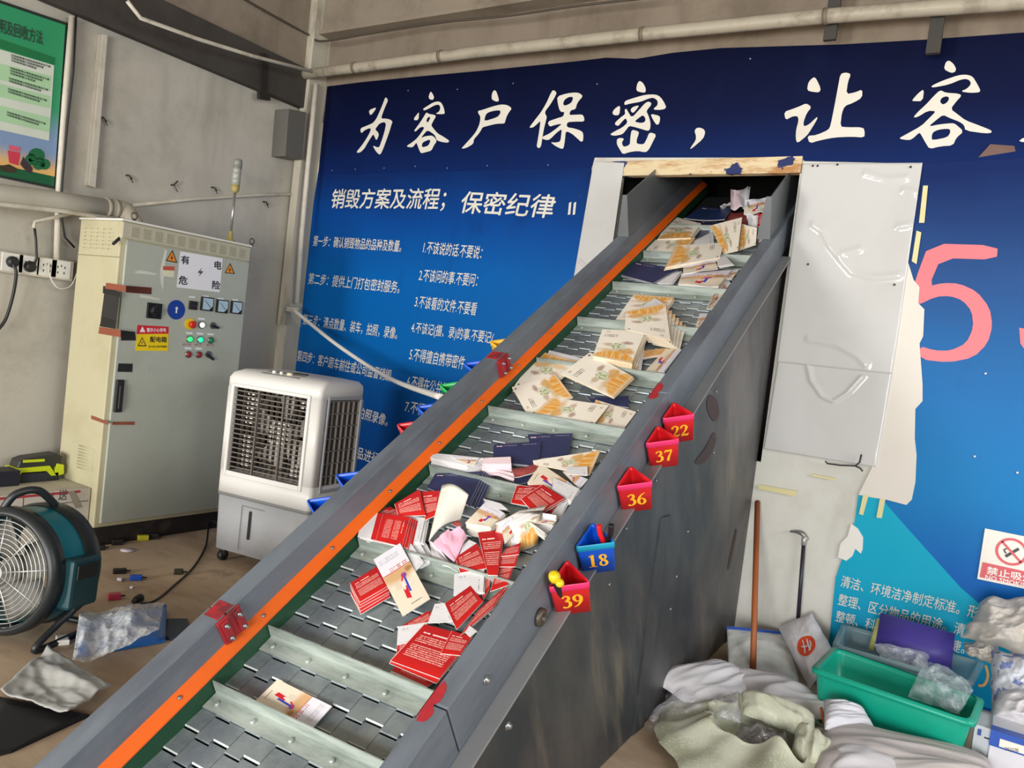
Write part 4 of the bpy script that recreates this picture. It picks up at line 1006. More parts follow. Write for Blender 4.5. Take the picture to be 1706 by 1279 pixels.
paper('cream', 'E', [(1152, 492), (855, 418), (866, 305), (1118, 250)], .054, 'topmost cream brochure of the fan with its white text end towards the viewer')
paper('flag', 'E', [(1225, 550), (1110, 690), (985, 692), (1125, 545)], .010, 'red and white brochure against the near rail below the fan', 2, (.002, -.003), under='red and white brochure under the one below the fan')
paper('flag', 'E', [(1340, 318), (1392, 318), (1350, 400), (1310, 412)], .010, 'red and white brochure corner at the near rail beside the fan')
paper('flag', 'E', [(1480, 90), (1545, 85), (1450, 285), (1385, 290)], .012, 'red and white brochure along the near rail above the fan')
# top of the belt
paper('navy', 'F', [(300, 778), (648, 850), (440, 962), (150, 885)], .010, 'navy folder lying open on the flight near the top', 3, (.003, -.003), .003, under='folder under the navy folder near the top')
paper('plain', 'F', [(600, 880), (680, 860), (590, 965), (470, 960)], .010, 'fanned white pages of the navy folder near the top', 3, (.004, .0), .002, under='fanned white page beside the navy folder near the top')
paper('flag', 'F', [(680, 880), (1100, 850), (985, 985), (650, 975)], .010, 'white and red brochure bundle right of the top navy folder', 6, (.0006, -.001), .0042, under='brochure in the white and red bundle right of the top navy folder', wave=.01)
paper('flag', 'F', [(690, 800), (955, 760), (985, 840), (695, 880)], .040, 'white brochure with red figure lying above the white and red bundle', wave=.008)
paper('plain', 'F', [(975, 740), (1050, 735), (1105, 800), (980, 820)], .035, 'white sheets poking out beside the top brochures', 3, (.004, -.001), under='white sheet poking out beside the top brochures')
paper('flag', 'F', [(1060, 860), (1165, 840), (1100, 930), (1030, 920)], .03, 'brochure with violet print at the near rail near the top')
paper('flag', 'F', [(1035, 915), (1092, 960), (985, 1090), (1000, 990)], .014, 'flag brochure sliding along the near rail near the top')
paper('flag', 'F', [(960, 1010), (1040, 1015), (920, 1180), (888, 1170)], .012, 'tan ended brochure along the near rail above the bins')
paper('cream', 'F', [(1035, 622), (1000, 748), (555, 825), (635, 645)], .030, 'cream brochure near the top with its orange end to the left', 4, (-.003, -.003), .004, under='cream brochure under the top one with its orange end left')
paper('cream', 'F', [(380, 690), (430, 598), (795, 582), (700, 692)], .010, 'cream brochure on the flight near the top left', 3, (.002, -.002), .004, under='cream brochure under the one on the top left flight')
paper('cream', 'F', [(600, 400), (842, 462), (760, 582), (478, 592)], .012, 'cream brochure beside the orange strip near the top', 4, (.003, -.001), .004, under='cream brochure under the one beside the orange strip near the top')
paper('white', 'F', [(800, 600), (945, 528), (950, 640), (770, 650)], .03, 'white text brochure leaning left of the upright cream one')
paper('cream', 'F', [(1310, 500), (1300, 640), (1150, 690), (1188, 468)], (.09, .03, .02, .09), 'pale cream brochure right of the upright cream one')
paper('cream', 'F', [(1186, 410), (1150, 690), (1030, 718), (920, 480)], (.12, .04, .03, .09), 'upright cream brochure leaning at the top of the belt')
paper('navy', 'F', [(850, 430), (1000, 450), (920, 520), (800, 590)], .006, 'dark folder behind the upright cream brochure')
paper('blue', 'F', [(860, 332), (1112, 335), (1040, 442), (702, 430)], .040, 'deep blue folder across the heap inside the hatch', curl=.01)
paper('brownred', 'F', [(1090, 370), (1240, 360), (1220, 470), (1040, 440)], .03, 'dark red leaflet bundle inside the hatch', 3, (.004, -.003), .004, under='dark red leaflet in the bundle inside the hatch', wave=.012)
for k, (kd, q, h, lb) in enumerate((('flag', [(1215, 270), (1385, 250), (1380, 370), (1200, 380)], .06, 'tan and white brochure at the right wall of the hatch'), ('white', [(1220, 380), (1310, 390), (1300, 490), (1240, 480)], .05, 'white folded leaflet at the right wall of the hatch'), ('red', [(1310, 385), (1380, 380), (1340, 480), (1290, 480)], .045, 'red leaflet at the right wall of the hatch'), ('blush', [(1330, 480), (1385, 450), (1370, 590), (1320, 620)], .03, 'pale pink sheet beside the right hopper plate'), ('plain', [(1000, 310), (1090, 290), (1060, 325), (1010, 335)], .03, 'white scrap left of the heap inside the hatch'), ('blush', [(1090, 180), (1160, 180), (1200, 330), (1090, 330)], .08, 'pale leaflet standing deep inside the hatch'), ('white', [(1160, 190), (1240, 150), (1230, 320), (1190, 330)], .09, 'white leaflet standing deepest inside the hatch'))):
    paper(kd, 'F', q, (h + .05, h + .05, h, h), lb, 2, (.006, .002), under='sheet under the ' + lb, wave=.02)
# ---------------------------------------------------------------- left side: switch cabinet
M_CREAM = mat('#bab494', .5, var=.06, dirt='#a09874', damt=.4, key='cream')
M_DOOR = mat('#a9ada1', .45, var=.05, dirt='#9a9d90', damt=.5, key='door')
M_BAND = mat('#b1ad98', .5, var=.06, key='bandgrey')
M_BLACK = mat('#1b1a1a', .5, key='black')
M_WHITE = mat('#dedcd4', .5, var=.05, key='white')
CF, CB, CY0, CY1, CZ = -4.24, -4.66, 2.495, 3.36, 1.84
cab = thing('electrical_cabinet', 'tall cream and grey electrical control cabinet with warning signs by the left wall', 'cabinet', ((CF + CB) / 2, (CY0 + CY1) / 2, 0))
obj('cabinet_body', MB().box((CB, CY0, .11), (CF, CY1, CZ)), M_CREAM, cab, bevel=.006)
obj('plinth', MB().box((CB + .01, CY0 + .005, 0), (CF - .008, CY1 - .005, .112)), mat('#221c1a', .7, dirt='#4b423a', damt=.6, dscale=9, key='plinth'), cab)
XD = CF + .016
dz1 = wx(300, 416, XD).z
obj('door', MB().box((CF, CY0 + .03, .135), (XD, CY1 - .004, dz1)), M_DOOR, cab, bevel=.004)
obj('top_band', MB().box((CF, CY0 + .004, dz1 + .008), (CF + .010, CY1 - .002, CZ - .006)), M_BAND, cab, bevel=.002)
obj('top_trim', MB().box((CB - .01, CY0 - .006, CZ), (CF + .014, CY1 + .006, CZ + .012)), M_WHITE, cab, bevel=.003)
for i in range(11):
    mb = MB()
    for j in range(5):
        y = CY0 + .05 + i * .0725; z = dz1 + .024 + j * (CZ - dz1 - .05) / 4.3
        mb.prism([(CF + .010, y, z), (CF + .017, y, z), (CF + .010, y, z + .009)], (0, .045, 0))
    obj('louvre_bank', mb, M_BAND, cab)
for i in range(5):
    mb = MB()
    for j in range(6):
        x = CB + .06 + i * .062; z = CZ - .05 - j * .022
        mb.tube([(x, CY0, z), (x + .04, CY0, z)], .004, 6)
    obj('louvre_bank', mb, M_CREAM, cab)
mb = MB()
for j in range(8):
    mb.tube([(CB + .2, CY0, .42 + j * .018), (CF - .06, CY0, .42 + j * .018)], .004, 6)
obj('louvre_bank', mb, M_CREAM, cab)
obj('side_seam', MB().box((CB, CY0 - .002, CZ - .205), (CF, CY0 + .001, CZ - .20)), mat('#8d8668', .6, key='seam'), cab)
Q7 = lambda x, y: (140 + x / 4.2625, 340 + y / 4.2625)
def dpt(x, y, o=.001): return wx(*Q7(x, y), XD + o)
PX = Vector((1, 0, 0))
def dquad(name, q, mt, o=.001, th=.0012, parent=cab, label=None):
    return obj(name, MB().prism([dpt(x, y, o) for x, y in q], PX * th), mt, parent, recalc=True, label=label)
def dtext(body, a, b, hpx, mt, parent, o=.0035, bold=.02):
    p0, p1 = dpt(*a, o), dpt(*b, o)
    h = (dpt(a[0], a[1] - hpx, o) - p0).length
    text('text_line', body, p0, p1, h, mt, parent, off=0, bold=bold)
M_SIGNW = mat('#e2e2e6', .35, var=.03, key='signw')
M_TX = mat('#1d1d20', .5, key='ink')
sg = dquad('danger_sign', [(685, 335), (985, 385), (963, 626), (657, 590)], M_SIGNW, label='white danger sign with four black characters')
dtext('有', (688, 425), (748, 428), 62, M_TX, sg); dtext('电', (925, 462), (975, 466), 62, M_TX, sg); dtext('危', (670, 570), (735, 574), 64, M_TX, sg); dtext('险', (908, 602), (965, 608), 62, M_TX, sg)
obj('lightning_mark', MB().flat([dpt(x, y, .004) for x, y in ((840, 450), (806, 486), (826, 490), (812, 515), (848, 478), (826, 474))], nrm=PX), mat('#4a4c50', .5, key='bolt2'), sg)
M_AMB = mat('#e08a24', .4, var=.05, key='amber')
def warn(q, sm, parent=cab, base=M_AMB):
    o = dquad('warning_triangle', q, M_TX, .001, .001, parent, label='amber lightning warning triangle')
    c_ = (sum(p[0] for p in q) / 3, sum(p[1] for p in q) / 3)
    obj('triangle_field', MB().flat([dpt(c_[0] + (x - c_[0]) * .78, c_[1] + (y - c_[1]) * .78, .0026) for x, y in q], nrm=PX), base, o)
    obj('lightning_mark', MB().flat([dpt(c_[0] + x * sm, c_[1] + y * sm, .0034) for x, y in ((4, -22), (-10, 4), (0, 4), (-5, 24), (10, -4), (1, -4))], nrm=PX), M_TX, o)
warn([(628, 325), (662, 418), (580, 402)], 1.0)
warn([(1038, 418), (1070, 496), (998, 488)], .9)
lb = dquad('notice_label', [(380, 858), (600, 870), (596, 1042), (363, 1040)], mat('#e5c60e', .4, var=.04, key='yellow'), label='yellow and red electricity label')
obj('red_band', MB().flat([dpt(x, y, .003) for x, y in ((380, 858), (600, 870), (599, 920), (374, 922))], nrm=PX), mat('#c8202c', .4, key='bandred'), lb)
dtext('警示小心有电', (445, 908), (582, 908), 30, M_SIGNW, lb); dtext('配电箱', (468, 980), (586, 982), 42, M_TX, lb); dtext('非工作人员严禁操作', (458, 1018), (588, 1018), 14, M_TX, lb, bold=.01)
for q, a in (([(415, 868), (436, 908), (394, 908)], M_SIGNW), ([(413, 942), (444, 1010), (380, 1008)], M_TX)):
    obj('warning_triangle', MB().flat([dpt(x, y, .0034) for x, y in q], nrm=PX), a, lb)
obj('triangle_field', MB().flat([dpt(x, y, .004) for x, y in ((413, 954), (434, 1002), (390, 1001))], nrm=PX), mat('#e5c60e', .4, var=.04, key='yellow'), lb)
obj('lightning_mark', MB().flat([dpt(x, y, .0046) for x, y in ((416, 968), (404, 986), (412, 986), (408, 1000), (420, 982), (413, 982))], nrm=PX), M_TX, lb)
sl_ = dquad('small_label', [(560, 440), (642, 442), (640, 520), (568, 512)], mat('#cfcfb4', .5, key='lbl'), label='small red and pale label')
obj('red_band', MB().flat([dpt(x, y, .003) for x, y in ((560, 440), (642, 442), (642, 472), (562, 468))], nrm=PX), mat('#b9503e', .5, key='lblr'), sl_)
M_TAPEB = mat('#8a4b35', .4, var=.15, key='tapeb')
for q in ([(296, 578), (480, 592), (478, 640), (296, 626)], [(262, 895), (362, 906), (368, 968), (262, 968)]):
    dquad('brown_tape', q, mat('#5a2e20', .35, var=.15, key='tapedark') if q[0][0] > 290 else M_BLACK, .001, .001)
def sidequad(name, q, mt, off=.002, th=.002, zf=Q7):
    return obj(name, MB().prism([wy(*zf(x, y), CY0 - off) for x, y in q], Vector((0, -th, 0))), mt, cab, recalc=True)
sidequad('inspection_window', [(150, 600), (252, 640), (222, 880), (115, 868)], mat('#2b2a2b', .2, key='glassy'))
sidequad('window_edge', [(138, 580), (258, 625), (255, 660), (135, 632)], M_BLACK, .005)
sidequad('window_edge', [(130, 800), (228, 830), (222, 885), (112, 868)], M_BLACK, .005)
sidequad('brown_tape', [(160, 558), (300, 580), (298, 622), (152, 600)], M_TAPEB, .008)
sidequad('brown_tape', [(110, 872), (262, 893), (262, 945), (104, 918)], M_TAPEB, .008)
Q3 = lambda x, y: (x / 3.552, 640 + y / 3.552)
sidequad('brown_tape', [(540, 184), (640, 222), (640, 240), (540, 205)], M_TAPEB, .004, .001, Q3)
obj('brown_tape', MB().prism([wx(*Q3(x, y), XD + .001) for x, y in ((668, 222), (796, 220), (796, 240), (664, 240))], PX * .001), M_TAPEB, cab, recalc=True)
dquad('black_plate', [(245, 1130), (345, 1132), (342, 1192), (236, 1190)], M_BLACK)
dquad('torn_label', [(395, 1140), (462, 1145), (460, 1192), (392, 1186)], mat('#a9aba2', .5, key='torn'))
for q in ([(360, 478), (400, 468), (520, 495), (500, 502), (365, 490)], [(395, 640), (470, 655), (540, 672), (535, 682), (400, 662)], [(545, 560), (540, 470), (575, 320), (590, 330), (570, 460), (562, 610)]):
    dquad('peeled_patch', q, mat('#c9c9bf', .6, key='peel'), .0008, .0006)
# handle
a, b = wx(199, 632, XD), wx(196, 686, XD)
obj('door_handle', MB().box((XD, a.y - .022, b.z), (XD + .02, a.y + .022, a.z)).box((XD + .02, a.y - .012, b.z + .02), (XD + .036, a.y + .012, a.z - .03)), M_BLACK, cab, bevel=.004, label='long black lever handle')
# rotary switch, round label, gauges, lamps and knobs
c_ = dpt(495, 757)
o = obj('rotary_switch', MB().box((XD, c_.y - .045, c_.z - .045), (XD + .012, c_.y + .045, c_.z + .045)).lathe([(.036, .012), (.034, .03), (.02, .034)], c_, PX, 24).box((XD + .03, c_.y - .035, c_.z - .008), (XD + .05, c_.y + .02, c_.z + .012)), mat('#16181a', .35, key='sw'), cab, bevel=.002, label='black rotary isolator switch')
c_ = dpt(655, 750)
rl = obj('round_label', MB().lathe([(.058, 0), (.058, .001)], c_, PX, 40, False), mat('#1b3f94', .35, var=.04, key='roundblue'), cab, label='round blue label with a white arrow')
obj('arrow_mark', MB().flat([c_ + Vector((.003, y, z)) for y, z in ((0, .02), (.012, .008), (.005, .008), (.005, -.02), (-.005, -.02), (-.005, .008), (-.012, .008))], nrm=PX), M_SIGNW, rl)
for (x, y), s_ in (((770, 718), .026), ((868, 708), .042), ((975, 725), .041), ((1076, 733), .040)):
    c_ = dpt(x, y)
    gg = obj('panel_meter', MB().box((XD, c_.y - s_, c_.z - s_), (XD + .016, c_.y + s_, c_.z + s_)), M_BLACK, cab, bevel=.002)
    if s_ > .03:
        k = s_ * .84
        obj('meter_face', MB().flat([c_ + Vector((.0175, y_, z_)) for y_, z_ in ((-k, k), (k, k), (k, -k * .3), (k * .3, -k), (-k, -k))], nrm=PX), mat('#a9c3d0', .25, var=.05, key='meterface'), gg)
        obj('meter_needle', MB().flat([c_ + Vector((.0182, y_, z_)) for y_, z_ in ((-k * .7, k * .6), (-k * .62, k * .64), (k * .6, -k * .5), (k * .55, -k * .6))], nrm=PX), M_TX, gg)
    else:
        obj('meter_face', MB().flat([c_ + Vector((.0175, y_, z_)) for y_, z_ in ((-.018, .002), (.018, .002), (.018, -.006), (-.018, -.006))], nrm=PX), mat('#3b2f45', .3, key='lcd'), gg)
    dquad('name_tag', [(x - 24, y - 60), (x + 18, y - 57), (x + 18, y - 46), (x - 24, y - 49)] if s_ > .03 else [(x - 24, y - 66), (x + 18, y - 62), (x + 18, y - 52), (x - 24, y - 55)], M_SIGNW, .001, .0006)
es = obj('emergency_stop', MB().lathe([(.034, 0), (.034, .008)], dpt(750, 850), PX, 28, False), mat('#e2c21a', .4, key='esy'), cab, label='yellow ringed red stop button')
obj('stop_button', MB().lathe([(.014, .008), (.014, .02), (.022, .024), (.023, .034), (.016, .04)], dpt(752, 852), PX, 24), mat('#c8281e', .3, key='esr'), es)
for (x, y), col, lit in (((833, 857), '#f4f8f8', 1.0), ((747, 958), '#2fe07a', .9), ((822, 962), '#2fe0a0', .9), ((897, 966), '#157a4a', 0), ((738, 1066), '#8c1d26', 0), ((812, 1068), '#8c1d26', 0)):
    o = obj('indicator_ring', MB().lathe([(.022, 0), (.022, .006), (.018, .009)], dpt(x, y), PX, 24), mat('#8a8d8a', .3, .8, key='ringm'), cab)
    obj('indicator_lens', MB().lathe([(.017, .006), (.016, .014), (.008, .02)], dpt(x, y), PX, 20), emis(col, lit) if lit else mat(col, .25, key='lens'), o, label='lit lens' if lit else 'unlit lens')
    dquad('name_tag', [(x - 22, y - 50), (x + 24, y - 47), (x + 24, y - 35), (x - 22, y - 38)], M_SIGNW, .001, .0006)
for x, y in ((915, 862), (882, 1066)):
    o = obj('selector_knob', MB().lathe([(.022, 0), (.02, .008)], dpt(x, y), PX, 20), mat('#8a8d8a', .3, .8, key='ringm'), cab)
    c_ = dpt(x, y)
    obj('knob_bar', MB().obox(c_ + Vector((.008, -.024, -.006)), (.016, 0, 0), (0, .052, -.012 if y < 900 else -.03), (0, .003, .014)), M_BLACK, o, bevel=.002)
dtext('启动  停止  复位', (697, 1003), (925, 1008), 16, mat('#a84a52', .5, key='tinyred'), cab, .0014, 0)
# lifting eyes and signal tower
for x, y in ((223, 366), (419, 405)):
    p = wx(x, y + 4, CF - .03); p.z = CZ + .012
    mb = MB().lathe([(.012, 0), (.008, .012)], p, (0, 0, 1), 12)
    mb.tube([p + Vector((0, math.cos(t) * .018, .03 + math.sin(t) * .018)) for t in [k * 6.28319 / 16 for k in range(17)]], .004, 6)
    obj('lifting_eye', mb, mat('#5c5a52', .5, .5, key='eye'), cab)
p = wx(383, 402, CF - .06); p.z = CZ + .012
tw = thing('signal_tower', 'grey signal beacon on a thin steel pole on top of the control cabinet', 'beacon', p)
obj('base_flange', MB().lathe([(.034, 0), (.03, .01), (.016, .022), (.013, .06), (.009, .07)], p, (0, 0, 1), 20), mat('#a39457', .5, key='brassy'), tw)
obj('pole', MB().lathe([(.008, .06), (.008, .33)], p, (0, 0, 1), 14), mat('#b3b3ac', .3, .8, key='chrome'), tw)
obj('lamp_base', MB().lathe([(.010, .31), (.024, .325), (.027, .36)], p, (0, 0, 1), 20), mat('#a39457', .5, key='brassy'), tw)
obj('lamp_lens', MB().lathe([(.027, .36), (.027, .40), (.0255, .402), (.027, .404), (.027, .44), (.0255, .442), (.027, .444), (.027, .47)], p, (0, 0, 1), 20), mat('#9a9c92', .3, key='lensgrey'), tw)
obj('lamp_cap', MB().lathe([(.028, .47), (.028, .51), (.024, .522), (.01, .526)], p, (0, 0, 1), 20), mat('#84847c', .4, key='cap'), tw)

# ---------------------------------------------------------------- evaporative air cooler
D = Vector((.99, .143, 0)).normalized(); N_ = Vector((-D.y, D.x, 0)); Z = Vector((0, 0, 1))
O = Vector((-3.705, 2.874, 0))
CW, CD_ = .655, .40
def cl(u, w, z): return O + D * u + N_ * w + Z * z
ac = thing('air_cooler', 'white and grey evaporative air cooler on castors in front of the blue banner', 'air cooler', cl(CW / 2, CD_ / 2, 0))
def rr(u0, u1, w0, w1, z, r=.03, n=4):
    pts = []
    for cu, cw_, a0 in ((u1 - r, w1 - r, 0), (u0 + r, w1 - r, 90), (u0 + r, w0 + r, 180), (u1 - r, w0 + r, 270)):
        for k in range(n + 1):
            a = math.radians(a0 + 90 * k / n); pts.append(cl(cu + math.cos(a) * r, cw_ + math.sin(a) * r, z))
    return pts
M_ACW = mat('#e0ded9', .35, var=.03, dirt='#c9c4b8', damt=.3, key='acw')
M_ACG = mat('#a9abae', .4, var=.04, dirt='#8f8d88', damt=.4, key='acg')
obj('water_tank', MB().rings([rr(.012, CW - .012, .012, CD_ - .012, .075, .03), rr(.004, CW - .004, .004, CD_ - .004, .39, .03)]), M_ACG, ac)
obj('tank_seam', MB().rings([rr(0, CW, 0, CD_, .385, .03), rr(0, CW, 0, CD_, .402, .03)]), mat('#7f7f7c', .5, key='seamg'), ac)
# upper housing built as a frame so the grille is a real opening
fz0, fz1, fu0, fu1 = .53, 1.0, .065, .575
mb = MB()
mb.rings([rr(0, CW, 0, CD_, .40, .03), rr(0, CW, 0, CD_, fz0, .03)])
mb.rings([rr(0, CW, 0, CD_, fz1, .03), rr(0, CW, 0, CD_, 1.05, .03), rr(.008, CW - .004, .02, CD_, 1.078, .03), rr(.03, CW - .03, .08, CD_ - .01, 1.10, .03), rr(.12, CW - .12, .15, CD_ - .05, 1.108, .03)])
mb.rings([rr(0, fu0, 0, CD_, fz0, .025), rr(0, fu0, 0, CD_, fz1, .025)])
mb.rings([rr(fu1, CW, 0, .075, fz0, .025), rr(fu1, CW, 0, .075, fz1, .025)])
mb.rings([rr(fu1, CW, CD_ - .03, CD_, fz0, .014), rr(fu1, CW, CD_ - .03, CD_, fz1, .014)])
obj('upper_housing', mb, M_ACW, ac)
mb = MB()
for a, b in (((fu0 - .02, -.012, fz0 - .03), (fu0, .02, fz1 + .02)), ((fu1, -.012, fz0 - .03), (fu1 + .02, .02, fz1 + .02)), ((fu0, -.012, fz0 - .03), (fu1, .02, fz0)), ((fu0, -.012, fz1), (fu1, .02, fz1 + .02))):
    mb.obox(cl(*a), D * (b[0] - a[0]), N_ * (b[1] - a[1]), Z * (b[2] - a[2]))
obj('grille_frame', mb, M_ACW, ac, bevel=.006)
mb = MB().obox(cl(fu0, .30, fz0), D * (fu1 - fu0), N_ * .005, Z * (fz1 - fz0)).obox(cl(fu0, .02, fz0), D * .004, N_ * .28, Z * (fz1 - fz0)).obox(cl(fu1 - .004, .02, fz0), D * .004, N_ * .28, Z * (fz1 - fz0))
obj('cavity_liner', mb, mat('#2a2522', .8, key='cavity'), ac)
mb = MB()
for k in range(17):
    z = fz0 + .02 + k * (fz1 - fz0 - .03) / 16.4
    mb.obox(cl(fu0, .004, z), D * (fu1 - fu0), N_ * .022 + Z * -.006, Z * .006)
obj('grille_slats', mb, mat('#6f675f', .5, key='slat'), ac)
mb = MB()
for u in (.235, .41):
    mb.obox(cl(u, -.004, fz0), D * .010, N_ * .01, Z * (fz1 - fz0))
obj('grille_bars', mb, mat('#5d564f', .5, key='slatbar'), ac)
mb = MB()
for k in range(13):
    mb.obox(cl(fu0 + .02 + k * .04, .05, fz0), D * .002, N_ * .022 + D * .001, Z * (fz1 - fz0))
obj('swing_vanes', mb, mat('#6f675f', .5, key='vane'), ac)
mb = MB()
for c_i in range(17):
    for r_i in range(16):
        if (c_i in (1, 2) and r_i not in (7, 8)) or (c_i == 3 and r_i in (1, 3, 13, 14)) or (7 <= c_i <= 11 and 6 <= r_i <= 10 and (c_i, r_i) not in ((7, 10), (11, 6))) or (c_i >= 14 and (r_i >= 14 or r_i <= 2)) or (c_i == 13 and r_i <= 1):
            mb.obox(cl(fu0 + .012 + c_i * .0292, .06, fz0 + .028 + r_i * (fz1 - fz0 - .03) / 16.4), D * .018, N_ * .004, Z * .018)
obj('lit_pad_cells', mb, mat('#e6e2da', .5, key='cells'), ac)  # pale blocks stand in for light coming through the pad
fc = cl(.32, .17, .765)
mb = MB()
for k in range(5):
    a = k * 6.28319 / 5 + .4
    e1 = D * math.cos(a) + Z * math.sin(a); e2 = D * -math.sin(a) + Z * math.cos(a)
    mb.grid(lambda u, v: fc + e1 * (.05 + .16 * u) + e2 * ((v - .5) * (.06 + .1 * u)) + N_ * ((v - .5) * .05), 5, 4, N_ * .003)
mb.lathe([(.055, -.02), (.055, .03), (.04, -.03)][:2], fc, N_, 20)
obj('fan_blades', mb, mat('#cfc9c0', .5, key='blade'), ac)
obj('fan_shroud', MB().lathe([(.225, -.03), (.225, .05), (.232, .05), (.232, -.03)], fc, N_, 36, True, False), mat('#d6d0c6', .5, key='shroud'), ac)
# side pad panel
pw0, pw1 = .085, CD_ - .035
mb = MB().obox(cl(CW - .03, pw0, fz0 - .03), D * .012, N_ * (pw1 - pw0), Z * (fz1 - fz0 + .03))
obj('cooling_pad', mb, mat('#5f554e', .8, var=.3, scale=60, bump=.5, key='pad'), ac)
mb = MB()
for k in range(7):
    mb.obox(cl(CW - .018, pw0 + k * (pw1 - pw0) / 6 - .003, fz0 - .02), D * .012, N_ * .005, Z * (fz1 - fz0 + .01))
for k in range(8):
    mb.obox(cl(CW - .014, pw0, fz0 - .02 + k * (fz1 - fz0 + .01) / 7), D * .010, N_ * (pw1 - pw0), Z * .005)
obj('side_grille', mb, mat('#8b8680', .5, key='sgr'), ac)
mb = MB()
for a, b in (((CW - .016, pw0 - .014, fz0 - .04), (CW + .004, pw0, fz1 + .02)), ((CW - .016, pw1, fz0 - .04), (CW + .004, pw1 + .012, fz1 + .02)), ((CW - .016, pw0, fz1), (CW + .004, pw1, fz1 + .02)), ((CW - .016, pw0, fz0 - .04), (CW + .004, pw1, fz0 - .02))):
    mb.obox(cl(*a), D * (b[0] - a[0]), N_ * (b[1] - a[1]), Z * (b[2] - a[2]))
obj('side_frame', mb, M_ACG, ac, bevel=.003)
obj('control_panel', MB().obox(cl(.19, .05, 1.090), D * .26, N_ * .085 + Z * .014, Z * .004), mat('#8f8f8c', .4, key='ctl'), ac)
for u, r in ((.25, .012), (.30, .010), (.36, .018)):
    obj('control_knob', MB().lathe([(r, 0), (r * .9, .014), (r * .5, .016)], cl(u, .09, 1.099), Z, 16), M_ACW if r < .015 else mat('#d9d2b4', .4, key='knobc'), ac)
obj('filler_lid', MB().obox(cl(.33, .15, 1.106), D * .09, N_ * .03, Z * .008), M_BLACK, ac, bevel=.003)
mb = MB().obox(cl(.2, -.002, .10), D * .002, N_ * .003, Z * .25).obox(cl(.2, -.002, .35), D * .16, N_ * .003, Z * .002)
obj('tank_panel_line', mb, mat('#75767a', .5, key='line'), ac)
obj('water_gauge', MB().obox(cl(.255, -.004, .17), D * .016, N_ * .008, Z * .16), mat('#2c2d30', .3, key='gauge'), ac, bevel=.004)
for u in (.05, CW - .05):
    for w in (.05, CD_ - .05):
        c0_ = cl(u, w, .03)
        o = obj('castor', MB().lathe([(.012, -.016), (.03, -.014), (.03, .014), (.012, .016)], c0_, D, 18), M_BLACK, ac)
        obj('castor_fork', MB().obox(c0_ + D * -.02 + N_ * -.012 + Z * .0, D * .04, N_ * .024, Z * .05), mat('#3a3a3a', .5, key='fork'), o)
# its flex and plug across the floor
Q8 = lambda x, y: (330 + x / 3.367, 580 + y / 3.367)
cp = [cl(.0, CD_ * .6, .95), cl(-.03, CD_ * .45, .86), cl(-.035, .18, .5), cl(-.04, .12, .2), wz(350, 868, .05), wz(343, 908, .006), wz(322, 945, .006), wz(290, 975, .006), wz(262, 998, .006), wz(240, 1005, .006), wz(229, 998, .006)]
cd = thing('trailing_cable', 'black mains cable with plug trailing from the air cooler over the floor', 'cord', wz(290, 975))
obj('flex', MB().tube(catmull(cp, 8), .0055, 8), M_BLACK, cd)
p = wz(229, 998, .012)
obj('plug', MB().lathe([(.008, -.03), (.018, -.01), (.02, .02), (.014, .03)], p, Vector((-.3, .95, .1)), 12), M_BLACK, cd)

# ---------------------------------------------------------------- drum fan
fa = Vector((.34, -.93, .06)).normalized()
f0 = wy(2, 952, 1.56)
fr_ = .235
u_ = Vector((fa.y, -fa.x, 0)).normalized() * -1; w_ = fa.cross(u_)
if w_.z < 0: w_ = -w_
fn_ = thing('drum_fan', 'teal and black drum fan with wire guard on the floor at the far left', 'fan', (f0.x, f0.y, 0))
M_TEAL = mat('#0f7482', .35, var=.1, key='teal'); M_FB = mat('#1f2426', .4, var=.2, key='fanblack'); M_WIRE = mat('#b9bbb8', .35, .6, key='guard')
bk = -fa
obj('drum', MB().lathe([(fr_ * .98, .02), (fr_ * 1.02, .05), (fr_ * 1.02, .2), (fr_ * .9, .27), (fr_ * .86, .27), (fr_ * .9, .05)], f0, bk, 48, True, False), M_TEAL, fn_)
obj('front_ring', MB().lathe([(fr_ * .92, .03), (fr_ * .94, -.01), (fr_ * 1.0, -.015), (fr_ * 1.08, .01), (fr_ * 1.08, .05), (fr_ * 1.0, .055)], f0, bk, 48, True, False), M_FB, fn_)
obj('rear_ring', MB().lathe([(fr_ * 1.03, .17), (fr_ * 1.07, .19), (fr_ * 1.06, .25), (fr_ * .95, .275)], f0, bk, 48, True, False), M_FB, fn_)
mb = MB()
for k in range(1, 12):
    r = fr_ * (.12 + .82 * k / 11)
    mb.tube([f0 + fa * (.022 * (1 - k / 11)) + (u_ * math.cos(t) + w_ * math.sin(t)) * r for t in [j * 6.28319 / 40 for j in range(41)]], .0021, 5, False)
for k in range(9):
    t = k * 6.28319 / 9 + .2
    mb.tube([f0 + fa * .024 + (u_ * math.cos(t) + w_ * math.sin(t)) * .02, f0 + (u_ * math.cos(t) + w_ * math.sin(t)) * fr_ * .95], .003, 5)
obj('wire_guard', mb, M_WIRE, fn_)
obj('guard_badge', MB().lathe([(.03, 0), (.03, .006)], f0 + fa * .022, fa, 20), mat('#a6a8a6', .4, key='badge'), fn_)
mb = MB().lathe([(.05, .04), (.05, .1)], f0, bk, 20)
for k in range(4):
    t = k * 1.5708 + .5
    e1 = u_ * math.cos(t) + w_ * math.sin(t); e2 = -u_ * math.sin(t) + w_ * math.cos(t)
    mb.grid(lambda u, v: f0 + bk * (.07 + (v - .5) * .06) + e1 * (.045 + (fr_ * .82 - .045) * u) + e2 * ((v - .5) * .15), 5, 4, bk * .003)
obj('blades', mb, mat('#6a675f', .5, key='fblade'), fn_)
